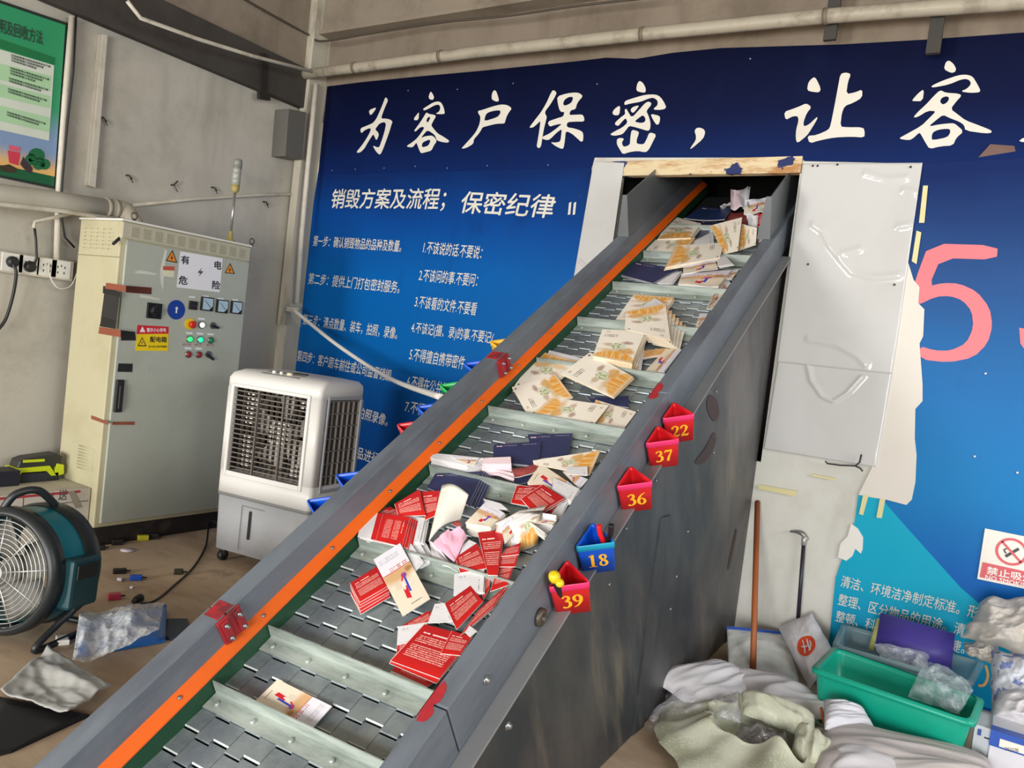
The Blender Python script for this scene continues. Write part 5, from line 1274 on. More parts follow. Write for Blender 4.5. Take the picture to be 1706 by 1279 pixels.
obj('carry_handle', MB().tube(catmull([f0 + bk * .03 + w_ * fr_ * 1.0 - u_ * .06, f0 + bk * .05 + w_ * (fr_ * 1.1 + .04) - u_ * .03, f0 + bk * .12 + w_ * (fr_ * 1.12 + .05) + u_ * .01, f0 + bk * .2 + w_ * fr_ * 1.05 + u_ * .03]), .016, 10), M_FB, fn_)
cbx = f0 + bk * .13 + u_ * fr_ * 1.0 + w_ * .0
obj('motor_box', MB().obox(cbx + bk * -.08 - w_ * .12 - u_ * .02, bk * .16, u_ * .07, w_ * .2), mat('#133f46', .4, key='mbox'), fn_, bevel=.015)
obj('box_cover', MB().obox(cbx + bk * -.06 - w_ * .0 + u_ * .05, bk * .11, u_ * .006, w_ * .06), M_FB, fn_, bevel=.003)
zf = .014
fe = lambda a, b: Vector((f0.x, f0.y, 0)) + Vector((bk.x, bk.y, 0)) * a + u_ * b
mb = MB()
for s_ in (-1, 1):
    mb.tube(catmull([f0 + bk * .13 + u_ * s_ * fr_ * 1.05 + w_ * -.02, f0 + bk * .13 + u_ * s_ * fr_ * 1.08 + w_ * -.12, fe(.06, s_ * fr_ * .95) + Z * .09, fe(-.02, s_ * fr_ * .9) + Z * zf, fe(.30, s_ * fr_ * .9) + Z * zf], 8), .014, 10)
mb.tube([fe(.30, -fr_ * .9) + Z * zf, fe(.30, fr_ * .9) + Z * zf], .014, 10)
obj('floor_frame', mb, M_FB, fn_)

# ---------------------------------------------------------------- carton, charger and dark box
XC = -4.29
zt = wx(150, 813, XC).z
ca = thing('carton', 'scuffed white carton with red and black printed grid under the charger', 'carton', (-4.52, 1.95, 0))
y1 = wx(152, 813, XC).y
M_CART = mat('#c4bdb0', .8, var=.08, dirt='#8a8174', damt=.4, key='carton')
obj('carton_body', MB().box((-4.76, 1.2, 0), (XC, y1, zt)), M_CART, ca, bevel=.004)
mb = MB()
for y in (1.62, 1.95, 2.13, 2.28):
    mb.box((XC, y, zt * .02), (XC + .001, y + .004, zt * .99))
for z in (zt * .78, zt * .45):
    mb.box((XC, 1.2, z), (XC + .001, y1 - .01, z + .004))
obj('printed_grid', mb, mat('#453c3a', .7, key='grid'), ca)
obj('red_edge_print', MB().box((XC, 1.2, zt - .02), (XC + .0012, y1 - .06, zt - .006)), mat('#a5383a', .7, key='rededge'), ca)
for b_, y, z, s_ in (('送', 2.31, zt * .84, .06), ('达', 2.31, zt * .58, .06), ('易', 2.43, zt * .36, .05), ('碎', 2.43, zt * .18, .05)):
    text('text_line', b_, (XC + .001, y, z), (XC + .001, y + s_ * .8, z), s_, mat('#55504c', .7, key='cartink'), ca, off=.001, bold=.01)
obj('tape_flap', MB().obox((XC + .002, 2.36, zt - .005), (.001, .035, .0), (.002, .05, -.10), (.001, 0, 0)), mat('#8e8576', .6, key='flap'), ca)
LY = '#c5d419'
p = wz(55, 800, zt); 
ch = thing('battery_charger', 'lime green and black battery charger standing on the carton', 'charger', p)
L = Vector((0, 1, 0)); X_ = Vector((-1, 0, 0))
def chb(a, b, z0, z1, d0, d1): return MB().obox(p + L * a + X_ * d0 + Z * z0, L * (b - a), X_ * (d1 - d0), Z * (z1 - z0))
M_LIME = mat(LY, .4, var=.05, key='lime')
obj('charger_base', chb(-.12, .12, 0, .055, -.05, .07), mat('#24262e', .5, key='chb'), ch, bevel=.008)
mb = MB()
mb.prism([p + L * a + Z * z + X_ * -.055 for a, z in ((-.15, .03), (-.15, .06), (-.12, .085), (.06, .09), (.10, .03), (.07, .03), (.045, .06), (-.09, .06), (-.11, .03))], X_ * .12)
mb.prism([p + L * a + Z * z + X_ * -.05 for a, z in ((.08, .02), (.145, .035), (.14, .09), (.10, .1))], X_ * .1)
obj('lime_shell', mb, M_LIME, ch, bevel=.004, recalc=True)
mb = MB().prism([p + L * a + Z * z + X_ * -.045 for a, z in ((-.11, .085), (-.10, .125), (-.06, .14), (.10, .155), (.13, .14), (.13, .08))], X_ * .1)
obj('battery', mb, mat('#2d2f2c', .45, key='batt'), ch, bevel=.006, recalc=True)
obj('lime_stripe', chb(-.085, .03, .115, .13, -.047, -.044), M_LIME, ch)
mb = MB()
for k in range(14):
    mb.obox(p + L * (-.08 + k * .0095) + X_ * -.052 + Z * .006, L * .003, X_ * .004, Z * .045)
obj('cooling_ribs', mb, mat('#3c3f4a', .5, key='ribs'), ch)
q = wz(6, 806, zt)
tag(obj('power_pack', MB().box((q.x - .06, q.y - .12, zt), (q.x + .07, q.y + .05, zt + .085)), mat('#1c1d29', .5, key='pack'), bevel=.006), 'dark blue black box beside the lime charger on the carton', 'power pack')

# ---------------------------------------------------------------- left wall fittings
pq = [(-60, -25), (15, 2), (113, 40), (93, 315), (0, 296), (-70, 280)]
XP = XL + .03
def pp_(x, y, o=0): return wx(x, y, XP + o)
po = tag(obj('green_poster', MB().prism([wx(x, y, XP - .022) for x, y in ((-60, -18), (113, 40), (93, 315), (-62, 283))], PX * .02), mat('#17271f', .5, key='pframe'), recalc=True), 'framed green waste sorting poster on the left wall', 'poster')
g = G('green_poster_print', .35)
f = g.oz
c = g.mix('#2f8f60', '#2f8f60', 0.0)
z0_, z1_ = pp_(90, 318).z, pp_(60, 22).z
g.t.nodes.remove(g.t.nodes[-1]) if False else None
c = g.mix('#1f8a52', '#2a9a66', g.noise(2, 3))
c = g.mix(c, '#6f93b4', g.ramp(g.v, .36, .26)) if False else g.mix('#e0b06a', '#7c95b8', g.ramp(g.v, .07, .2))
c = g.mix(c, '#2b9262', g.ramp(g.v, .26, .5)); c = g.mix(c, '#0c5a34', g.lt(g.v, .06))
M_POST = g.done(c)
cc = [pp_(-58, -14), pp_(109, 42), pp_(90, 310), pp_(-60, 279)]
obj('poster_print', MB().grid(lambda u, v: lerp4(cc, u, v), 2, 2), M_POST, po)
ps = lambda pts, mt, nm, o=.002: obj(nm, MB().flat([pp_(x / 3.875, y / 3.875, o) for x, y in pts], nrm=PX), mt, po)
ps([(-200, 200), (0, 250), (356, 372), (352, 420), (0, 308), (-200, 250)], mat('#12713f', .4, key='pband'), 'text_panel')
ps([(-200, 265), (0, 318), (350, 422), (316, 908), (0, 838), (-200, 800)], mat('#cfd6c8', .4, key='ppan'), 'text_panel', .0025)
for y0, y1_ in ((430, 530), (560, 640), (700, 795)):
    ps([(-200, y0 - 70), (345 - y0 * .03, y0 + 60), (340 - y0 * .03, y1_ + 60), (-200, y1_ - 60)], mat('#a9cfa4', .4, key='pstripe'), 'text_panel', .003)
M_PT = mat('#2d3b33', .5, key='ptext')
def ptext(body, a, b, h):
    text('text_line', body, pp_(a[0] / 3.875, a[1] / 3.875, .004), pp_(b[0] / 3.875, b[1] / 3.875, .004), h, M_PT, po, off=.0005, bold=.01)
ptext('说明及回收方法', (-60, 195), (276, 292), .075)
for k, (y, n_) in enumerate(((362, 4), (445, 4), (512, 2), (580, 2), (730, 2))):
    for j in range(n_ - 1 if n_ > 2 else n_):
        dy = y + j * 17; dx = 70 - k * 7
        ptext('可回收物请分类投放保持清洁干燥'[:15 - j * 3], (dx, dy), (325 - k * 8 - j * 45, dy + 76 - j * 12), .012)
ps([(50, 970), (130, 985), (118, 1068), (60, 1050)], mat('#c9364a', .4, key='pbin'), 'bin_print', .004); ps([(62, 935), (128, 950), (130, 980), (60, 965)], mat('#d6566a', .4, key='pbin2'), 'bin_print', .0042)
for cx_, cy_, r_ in ((235, 1010, 55), (200, 1030, 38), (290, 1060, 35), (250, 1055, 42)):
    ps([(cx_ + r_ * math.cos(t), cy_ + r_ * math.sin(t)) for t in [k * .5236 for k in range(12)]], mat('#14663a', .4, key='ptree'), 'tree_print', .004)
ps([(150, 1010), (172, 1040), (212, 1085), (205, 1120), (165, 1100), (130, 1060)], mat('#3b2a35', .4, key='pdk'), 'figure_print', .0044)
ps([(0, 1070), (60, 1060), (115, 1090), (90, 1115), (10, 1105)], mat('#3a2c14', .4, key='ppile'), 'heap_print', .0044)
# conduits
M_COND = mat('#c9c3b4', .45, dirt='#8a7b64', damt=.5, dscale=6, key='conduit')
def wallpipe(name, label, px, off, r, cat='conduit', m=M_COND, X=XL):
    return tag(obj(name, MB().tube([wx(x, y, X + off) for x, y in px], r, 10), m), label, cat)
wallpipe('vertical_conduit', 'white vertical conduit along the edge of the green poster', [(120, 28), (108, 170), (98, 310), (94, 440)], .05, .017)
wallpipe('signal_cable', 'dark cable tied to the conduit beside the green poster', [(127, 25), (122, 120), (112, 210), (104, 300), (101, 350), (108, 395), (124, 412)], .075, .006, 'cable', M_BLACK)
tag(obj('cable_trunking', MB().prism([wx(x, y, XL) for x, y in ((163, 58), (172, 60), (152, 313), (140, 309))], PX * .05), M_COND, bevel=.003, recalc=True), 'flat cream cable trunking strip on the left wall right of the poster', 'trunking')
dp = [wx(x, y, XL + .22) for x, y in ((-120, 308), (0, 324), (90, 335), (175, 347))]
p = wx(206, 352, XL + .22); q = wx(221, 372, XL + .30)
du = thing('drain_pipe', 'fat grey plastic pipe with an elbow ending above the control cabinet', 'pipe', dp[0])
obj('pipe_run', MB().tube(dp, .056, 18), mat('#b7b2a4', .4, dirt='#8b806c', damt=.3, key='drain'), du)
el = catmull([dp[-1], p, q, q + Vector((.03, .03, -.03))], 6)
obj('elbow', MB().tube(el, [.058] * (len(el) - 4) + [.05, .045, .04, .036], 18), mat('#aba392', .45, key='elbow'), du)
for x, y in ((177, 347), (190, 349)):
    c_ = wx(x, y, XL + .22); obj('pipe_collar', MB().tube([c_ - Vector((0, .012, 0)), c_ + Vector((0, .012, .0))], .062, 18), mat('#9c9484', .5, key='collar2'), du)
wallpipe('thin_conduit', 'thin white conduit sloping under the fat pipe to the cabinet top', [(-60, 332), (0, 340), (100, 351), (208, 367)], .30, .013)
wallpipe('thin_conduit', 'thin white conduit on the left wall from the elbow to the corner', [(222, 342), (320, 332), (430, 325), (522, 322)], .03, .011)
wallpipe('thin_conduit', 'short white conduit bend above the socket strip', [(136, 352), (100, 360), (58, 370), (56, 380)], .10, .010)
wallpipe('socket_cable', 'black cable hanging from the conduit bend to the socket strip', [(57, 375), (60, 400), (61, 430), (56, 444)], .10, .007, 'cable', M_BLACK)
wallpipe('corner_conduit', 'white conduit up the corner pilaster', [(527, 140), (513, 280), (502, 400), (495, 505)], .16, .020)
wallpipe('beam_conduit', 'pale conduit running along the underside of the left beam', [(212, 2), (234, 30), (330, 65), (420, 93), (520, 119)], .30, .012)
tag(obj('steel_bracket', MB().prism([wx(x, y, XL + .15) for x, y in ((481, 181), (510, 187), (504, 266), (475, 260))], PX * -.15), mat('#6a6862', .6, .3, key='brk'), bevel=.003, recalc=True), 'grey steel bracket plate at the top of the corner below the beam', 'bracket')
for k, (x, y, lb) in enumerate(((210, 292, 'lowest left wall anchor above the cabinet corner'), (285, 308, 'wire wall anchor with two bent ends above the cabinet'), (352, 312, 'short wall anchor left of the signal beacon'), (438, 336, 'hooked wall anchor right of the signal beacon pole'), (167, 196, 'small nail right of the cable trunking strip'))):
    a_ = wx(x, y, XL)
    tag(obj('wall_anchor', MB().tube([a_, a_ + Vector((.03, .0, .0)), a_ + Vector((.04, .02, .03 if k == 1 else -.02))], .005, 6).tube([a_ + Vector((.03, 0, 0)), a_ + Vector((.035, .03, -.04))], .003, 5), mat('#3b362f', .6, .4, key='anch')), lb, 'anchor')
a_, b_ = wx(222, 369, XL + .36), wx(189, 406, CF + .03)
tag(obj('cable_tie', MB().tube([a_, a_.lerp(b_, .5) + Vector((.02, 0, 0)), b_], .009, 8), M_BLACK), 'dark strap hanging from the pipe elbow over the cabinet top corner', 'strap')
tag(obj('beam_clip', MB().prism([wx(x, y, XL + .075) for x, y in ((433, 88), (441, 90), (440, 152), (432, 150))], PX * .02).prism([wx(x, y, XL + .075) for x, y in ((428, 152), (446, 156), (446, 168), (428, 165))], PX * .03), mat('#2b2825', .6, .3, key='clip'), recalc=True), 'dark steel clip hanging on the beam face above the beacon', 'clip')
# socket strip
XS = XL + .0
s0, s1 = wx(-30, 436, XS), wx(118, 448, XS)
zz0, zz1 = wx(40, 455, XS + .05).z, wx(40, 425, XS + .05).z
sk = thing('socket_strip', 'long white socket strip with black plugs on the left wall', 'socket', s0)
obj('strip_box', MB().box((XS, s0.y, zz0 - .01), (XS + .07, s1.y - .02, zz1 + .005)), M_COND, sk, bevel=.004)
for px in (20, 48, 78, 102):
    c_ = wx(px, 438, XS + .07); h_ = (zz1 - zz0) * .42
    o = obj('socket_plate', MB().box((XS + .07, c_.y - .055, zz0), (XS + .076, c_.y + .055, zz1)), M_WHITE, sk, bevel=.002)
    mb = MB()
    for a, b in ((-.02, .012), (.0, .02), (.02, .012), (-.018, -.02), (.018, -.02)):
        mb.box((XS + .076, c_.y + a - .003, (zz0 + zz1) / 2 + b - .006), (XS + .077, c_.y + a + .003, (zz0 + zz1) / 2 + b + .006))
    obj('socket_holes', mb, M_BLACK, o)
for px in (20, 49):
    c_ = wx(px, 436 if px < 30 else 444, XS + .078)
    obj('plug', MB().lathe([(.032, 0), (.03, .02), (.02, .034)], c_, PX, 18), M_BLACK, sk)
c_ = wx(22, 440, XS + .11)
tag(obj('plug_cable', MB().tube(catmull([c_, wx(27, 455, XS + .12), wx(22, 490, XS + .10), wx(10, 530, XS + .09), wx(-4, 550, XS + .09)], 6), .009, 8), M_BLACK), 'thick black cable curving down from the leftmost plug', 'cable')
tag(obj('white_flex', MB().tube(catmull([wx(80, 438, XS + .09), wx(84, 462, XS + .09), wx(98, 480, XS + .08), wx(118, 476, XS + .07), wx(128, 455, XS + .06)], 6), .004, 6), M_WHITE), 'thin white flex looping under the socket strip', 'cable')
# cable spanning from the corner to the conveyor
e0, e1 = wy(488, 515, YW - .18), cx(736, 662, XO - .02)
q1, q2 = wy(560, 573, YW - .25), wy(645, 628, YW - .5)
tag(obj('slack_conduit', MB().tube(catmull([e0, q1, q2, e1], 10), .014, 10), mat('#d8d5cc', .4, key='slack')), 'white flexible conduit slung from the corner pilaster to the conveyor rail', 'conduit')
tag(obj('conduit_clip', MB().box((e0.x - .05, YW - .20, e0.z - .02), (e0.x + .04, YW - .16, e0.z + .015)), M_COND), 'small clip box where the slack conduit leaves the pilaster', 'clip')

# ---------------------------------------------------------------- floor litter on the left
def conn(x, y, col, label, sx=.03, sy=.018, sz=.014, rot=.3, name='cable_connector', wires=True, cat='connector'):
    p = wz(x, y); c_, s_ = math.cos(rot), math.sin(rot)
    a, b = Vector((c_, s_, 0)), Vector((-s_, c_, 0))
    t = thing(name, label, cat, p, group='small electrical parts dropped on the floor')
    obj('shell', MB().obox(p - a * sx - b * sy + Z * .0005, a * 2 * sx, b * 2 * sy, Z * sz * 2), mat(col, .4, key='conn'), t, bevel=.004)
    if wires:
        obj('pins', MB().tube([p + a * sx + Z * sz, p + a * (sx + .02) + Z * sz * .8 + b * .006], .004, 6).tube([p + a * sx + Z * sz + b * .008, p + a * (sx + .02) + Z * sz * .6 + b * .012], .003, 6), M_BLACK, t)
    return t
conn(226, 966, '#1e4fae', 'blue connector shell on the floor right of the fan', .03, .015, .013, 1.0)
conn(199, 955, '#1a1a1c', 'black connector on the floor near the blue one', .032, .014, .013, 1.1)
conn(190, 998, '#c23a58', 'pink connector shell on the floor nearest the blue folder', .028, .018, .014, 1.2)
conn(201, 967, '#b5a9b4', 'pale connector scrap on the floor below the black connector', .014, .014, .008, .4, wires=False)
conn(220, 980, '#c9c4cc', 'tiny white scrap on the floor by the plug', .009, .009, .006, .4, wires=False)
conn(297, 956, '#2c2b1e', 'dark brass connector on the floor beside the cooler cord', .022, .015, .013, .9)
conn(163, 916, '#1c1a1a', 'black connector at the front corner of the cabinet plinth', .034, .018, .014, 1.2)
conn(195, 907, '#1f1a1a', 'black lump lying against the cabinet plinth', .03, .02, .016, 1.2)
conn(238, 900, '#b6b02e', 'yellow green and black connector lying along the cabinet plinth', .03, .016, .016, 1.2)
conn(255, 897, '#22201f', 'black connector with prongs lying along the cabinet plinth', .03, .018, .016, 1.0)
p = wz(213, 917)
tag(obj('plastic_scrap', MB().lathe([(.002, 0), (.04, .002), (.04, .004), (.002, .006)], p + Z * .001, Z, 16), mat('#d6c6d2', .5, key='scrap')), 'pale oval plastic scrap on the floor in front of the cabinet', 'scrap')
def fpaper(name, px, zs, mt, label, cat, th=.004, wave=.0, n=8, bulge=0):
    P4 = [wz(x, y, z) for (x, y), z in zip(px, zs)]; sd = random.random() * 9
    fn = lambda u, v: lerp4(P4, u, v) + Z * (wave * (noise.noise(Vector((u * 2, v * 2, sd))) + .5 + (.35 * ridge(u, v, sd, 3.0) if n > 12 else 0)) + bulge * math.sin(math.pi * u) * math.sin(math.pi * v))
    return tag(obj(name, MB().grid(fn, n, n, Z * th), mt), label, cat)
fpaper('document_folder', [(133, 1027), (278, 1006), (276, 1066), (128, 1092)], (.05, .03, .012, .012), mat('#2a6fc0', .4, var=.06, key='bluefold'), 'blue plastic document folder on the floor under the clear bag', 'folder', .01)
fpaper('clear_bag', [(132, 1036), (272, 1016), (262, 1075), (118, 1122)], (.075, .06, .05, .04), clear('#e8ecee', .28, .12, 16, .8, 'bag_film_left'), 'crumpled clear plastic bag over the blue folder on the floor', 'bag', .001, .06, 50, .05)
fpaper('silver_bag', [(78, 1085), (186, 1152), (112, 1196), (0, 1158)], (.05, .03, .02, .02), mat('#c4c6c4', .3, .45, .05, key='silver'), 'silver grey foil bag on the floor at the lower left', 'bag', .004, .035, 30, .0)
fpaper('rubber_mat', [(0, 1160), (150, 1190), (20, 1250), (-60, 1270)], (.008, .008, .008, .008), mat('#17171a', .6, key='rmat'), 'black rubber mat on the floor under the silver bag', 'mat', .008)
fpaper('dark_sheet', [(278, 1030), (312, 1030), (330, 1075), (270, 1060)], (.01, .01, .01, .01), mat('#232c3a', .5, key='dsheet'), 'small dark blue sheet on the floor between the blue folder and the conveyor', 'sheet', .006)
fpaper('wood_offcut', [(93, 1058), (112, 1055), (116, 1066), (95, 1068)], (.02, .02, .02, .02), M_WHITE, 'small white block on the floor behind the fan frame', 'block', .019)
# ---------------------------------------------------------------- right side: leaning sticks, tubs, bags
p0 = wy(1262, 836, YW - .02); p1 = wz(1254, 1135, .02)
p1 = wz(1254, 1128, .02)
br_ = thing('broom_handle', 'orange brown wooden handle leaning on the wall beside the conveyor skirt', 'handle', p1)
obj('shaft', MB().tube([p1, p1.lerp(p0, .5), p0], .0145, 12), mat('#a0572a', .55, var=.25, scale=12, stretch=(1, 1, .1), dirt='#5f3218', damt=.5, key='broom'), br_)
obj('worn_tip', MB().tube([p0, p0 + (p0 - p1).normalized() * .006], [.0145, .009], 12), mat('#6b3a1d', .6, key='tip'), br_)
c0_, c1_ = wy(1340, 892, YW - .03), wy(1328, 1052, YW - .06)
pk = thing('long_handled_hammer', 'thin dark handled hammer with a curved steel head leaning on the wall', 'hammer', c1_)
obj('shaft', MB().tube([c1_, c0_], .010, 10), mat('#2a2838', .4, key='hsh'), pk)
obj('hammer_head', MB().tube(catmull([wy(1316, 885, YW - .03), wy(1328, 886, YW - .03), wy(1338, 890, YW - .03), wy(1345, 900, YW - .03)], 5), [.004, .005, .006, .007, .008, .009, .01, .011, .012, .012, .012, .011, .010, .010, .009, .008][:16], 10), mat('#8e8f8c', .35, .7, key='hhead'), pk)
obj('ferrule', MB().tube([c0_.lerp(c1_, .1), c0_.lerp(c1_, .0)], .013, 10), mat('#b9b9b5', .35, .5, key='ferr'), pk)

PF = {}
def pillow(name, c4, bul, mt, label, cat, seed=1.0, amp=.03, fr=3.0, n=46, back=.3, group=None, edge=.25, parent=None, fold=None):
    c4 = [Vector(c) for c in c4]; bul = Vector(bul)
    def fn(sg):
        def f(u, v):
            p = lerp4(c4, u, v)
            k = (max(0, 1 - (2 * u - 1) ** 4) * max(0, 1 - (2 * v - 1) ** 4)) ** .6
            a = .6 * noise.noise(Vector((u * fr, v * fr, seed))) + .55 * ridge(u, v, seed, fr * .9, 4)
            if fold: a = ridge(u * fold[0] + v * fold[2], v * fold[1], seed, 1.0, 2) * 1.2
            ed = Vector((noise.noise(Vector((u * 4, v * 4, seed + 2))), noise.noise(Vector((u * 4, v * 4, seed + 3))), noise.noise(Vector((u * 4, v * 4, seed + 4))))) * amp * edge
            return p + bul * (k * sg) + bul.normalized() * (a * amp * (k if sg < 0 else max(k, .15))) + ed
        return f
    PF[seed] = fn(1)
    mb = MB().grid(fn(1), n, n); m2 = fn(-back)
    # back half shares the rim
    mb.grid(lambda u, v: m2(1 - u, v), n, n)
    bmesh.ops.remove_doubles(mb.bm, verts=mb.bm.verts, dist=.0005)
    o = obj(name, mb, mt, parent)
    if label: tag(o, label, cat, group)
    return o
M_SACK = mat('#d6d3d6', .6, var=.05, dirt='#b7b0b4', damt=.4, bump=.25, bscale=(70), key='wsack')
M_SACK2 = mat('#c9c4bd', .7, var=.08, dirt='#9a8c7a', damt=.5, bump=.3, bscale=50, key='dirtysack')
g = G('olive_woven_sack', .75)
wv = g.t.nodes.new('ShaderNodeTexWave'); wv.inputs['Scale'].default_value = 60; wv.inputs['Distortion'].default_value = 1.5; g.t.links.new(g.ob, wv.inputs['Vector'])
n = g.noise(5, 5); c = g.mix('#ced0ba', '#a8aa90', g.ramp(n, .4, .65)); c = g.mix(c, '#e2e3d4', g.mul(g.ramp(g.noise(90, 2), .5, .7), .5))
g.bump(wv.outputs[0], .25, .004); M_OLIVE = g.done(c)
# green tub
zr = .25
rim = [wz(1389, 1076, zr), wz(1351, 1113, zr), wz(1624, 1206, zr), wz(1640, 1164, zr)]
def tub(name, label, rim, zr, zb, shrink, mt, ribs=True):
    c = sum(rim, Vector()) / 4
    def ring(k, z, r=.18):
        q = [c + (p - c) * k for p in rim]; out = []
        for i in range(4):
            a, b, d = q[i - 1], q[i], q[(i + 1) % 4]
            la = min(.035, (a - b).length * r) / (a - b).length; ld = min(.035, (d - b).length * r) / (d - b).length
            for t in (0, .5, 1):
                s0 = b.lerp(a, la); s1 = b.lerp(d, ld)
                m = s0.lerp(b, t) .lerp(b.lerp(s1, t), t)
                out.append(Vector((m.x, m.y, z)))
        return out
    t = thing(name, label, 'tub', (c.x, c.y, zb))
    rows = [ring(shrink, zb), ring(.955, zr - .02), ring(.955, zr), ring(.93, zr), ring(.93, zr - .02), ring(shrink - .02, zb + .006)]
    obj('tub_body', MB().rings(rows), mt, t, recalc=True)
    obj('tub_rim', MB().rings([ring(.955, zr - .018), ring(1.01, zr - .018), ring(1.01, zr), ring(.93, zr + .004)], False, False), mt, t, recalc=True)
    return t
M_GTUB = mat('#0fa68a', .35, var=.05, dirt='#0f7f68', damt=.3, key='gtub')
gt = tub('storage_tub', 'open green plastic tub on the floor in front of the translucent one', rim, zr, .004, .84, M_GTUB)
q = wz(1380, 1090, zr - .02)
zr2 = .235
rim2 = [wz(1404, 1038, zr2), wz(1387, 1074, zr2), wz(1620, 1139, zr2), wz(1640, 1102, zr2)]
gm = G('translucent_tub', .25, 0, .5); gm.set('Base Color', '#a9c6cc'); gm.set('Alpha', .42); M_TT = gm.m
tub('storage_tub', 'translucent plastic tub against the wall behind the green one', rim2, zr2, .004, .84, M_TT)
# purple folder in the translucent tub
fq = [wy(1467, 1021, 4.10), wy(1591, 1056, 4.06), wy(1584, 1124, 3.97), wy(1457, 1082, 3.99)]
tag(obj('document_folder', MB().grid(lambda u, v: lerp4(fq, u, v), 2, 2, Vector((0, -.012, 0))), mat('#4a3f9a', .45, var=.06, key='purple')), 'purple document folder standing in the translucent tub', 'folder')
fq2 = [wy(1461, 1030, 4.13), wy(1475, 1030, 4.13), wy(1456, 1084, 4.03), wy(1446, 1082, 4.03)]
tag(obj('document_folder', MB().grid(lambda u, v: lerp4(fq2, u, v), 2, 2, Vector((0, -.006, 0))), mat('#c4c77a', .5, key='ylw')), 'pale yellow folder edge left of the purple folder', 'folder')
# clear bags in the tubs
bagm = clear('#cfe0e4', .16, .15, 18, .6, 'tub_bag_film')
pillow('clear_bag', [wz(1538, 1105, zr + .05), wz(1622, 1150, zr + .03), wz(1598, 1190, zr - .03), wz(1512, 1160, zr - .04)], (0, -.02, .06), bagm, 'clear plastic bag in the right end of the green tub', 'bag', 3.0, .03)
pillow('clear_bag', [wy(1455, 1072, 3.98), wy(1548, 1090, 3.98), wy(1545, 1122, 3.92), wy(1470, 1100, 3.92)], (0, -.03, .03), clear('#d9e0e4', .2, .15, 25, .6, 'folder_bag_film'), 'crumpled clear bag in front of the purple folder', 'bag', 6.0, .03)
# clear document bag with the blue band leaning on the wall
db = thing('document_bag', 'clear document bag with a blue top band behind the wooden handle', 'bag', wy(1262, 1120, 4.1))
q4 = [wz(1211, 1046, .13), wz(1313, 1056, .10), wz(1332, 1140, .02), wz(1214, 1128, .02)]
obj('bag_film', MB().grid(lambda u, v: lerp4(q4, u, v) + Vector((0, -.01, .03)) * (math.sin(math.pi * u) * math.sin(math.pi * v) + .5 * ridge(u, v, 3.3, 2.0) * min(1, 4 * (1 - v))), 30, 30, Vector((0, 0, .002))), mat('#d3d6d2', .2, var=.05, key='dfilm'), db)
obj('blue_band', MB().obox(q4[0] + Vector((0, -.006, -.02)), q4[1] - q4[0], (0, .012, 0), (0, 0, .03)), mat('#1f4ba6', .4, key='dband'), db, label='blue top band')
# white sack with red round emblem
sk4 = [wy(1302, 1040, 4.16), wy(1345, 1018, 4.20), wy(1392, 1092, 4.02), wy(1352, 1160, 3.92)]
sk4 = [wy(1296, 1044, 4.17), wy(1352, 1020, 4.20), wy(1392, 1090, 4.00), wz(1348, 1148, .02)]
ls = pillow('woven_sack', sk4, (0, -.05, .02), M_SACK, 'white sack with a round orange red emblem leaning on the wall', 'sack', 2.2, .018)
EMB = lambda x, y, o=.004: PF[2.2](.47 + x * .26 * math.cos(.2) - y * .05, .46 + y * .155 + x * .02) + Vector((0, -o, o * .4))
mb = MB()
for r in range(4):
    for k in range(32):
        a, b = k * 6.28319 / 32, (k + 1) * 6.28319 / 32; r0_, r1_ = r / 4, (r + 1) / 4
        mb.face([EMB(r0_ * math.cos(a), r0_ * math.sin(a)), EMB(r1_ * math.cos(a), r1_ * math.sin(a)), EMB(r1_ * math.cos(b), r1_ * math.sin(b)), EMB(r0_ * math.cos(b), r0_ * math.sin(b))])
bmesh.ops.remove_doubles(mb.bm, verts=mb.bm.verts, dist=.0001)
obj('round_emblem', mb, mat('#d8481f', .5, key='emb'), ls, label='orange red round emblem')
mb = MB()
for st in ([(-.55, -.45, .16), (-.2, .1, .16), (.1, .7, .12)], [(-.45, .35, .14), (-.1, .0, .16), (.25, -.1, .12)], [(.05, -.65, .14), (.25, -.1, .16), (.5, .45, .14)], [(-.1, -.6, .12), (.4, -.35, .14), (.6, .1, .1)]):
    stroke(mb, st, lambda x, y: EMB(x, y, .007))
obj('emblem_strokes', mb, M_SACK, ls)
# flat white sacks on the floor
def wq(pts): return [wz(x, y, z) for x, y, z in pts]
pillow('woven_sack', wq([(1082, 1130, .10), (1196, 1108, .06), (1300, 1160, .04), (1165, 1185, .05)]), (0, -.01, .07), M_SACK, 'flat white woven sack on the floor against the conveyor skirt', 'sack', 7.7, .02, fold=(1.0, 3.0, .8))
pillow('woven_sack', wq([(1190, 1112, .07), (1300, 1138, .08), (1420, 1196, .10), (1290, 1200, .07)]), (0, -.01, .06), M_SACK, 'folded white woven sack below the document bag', 'sack', 9.1, .02, fold=(.8, 3.0, -.6))
pillow('woven_sack', wq([(1372, 1166, .17), (1438, 1182, .17), (1456, 1212, .13), (1374, 1216, .13)]), (0, -.02, .04), mat('#cfcfd6', .5, var=.08, key='bundle'), 'small bundled white sack with an orange hem in front of the green tub', 'sack', 4.4, .012, fold=(1.0, 5.0, .4))
hp = [wz(1366, 1168, .12), wz(1370, 1190, .12), wz(1376, 1215, .09)]
tag(obj('orange_tie', MB().tube(catmull(hp + [wz(1376, 1220, .08)], 4), .006, 6), mat('#e06a34', .5, key='tie')), 'orange woven tie hanging beside the olive sack mouth', 'tie')
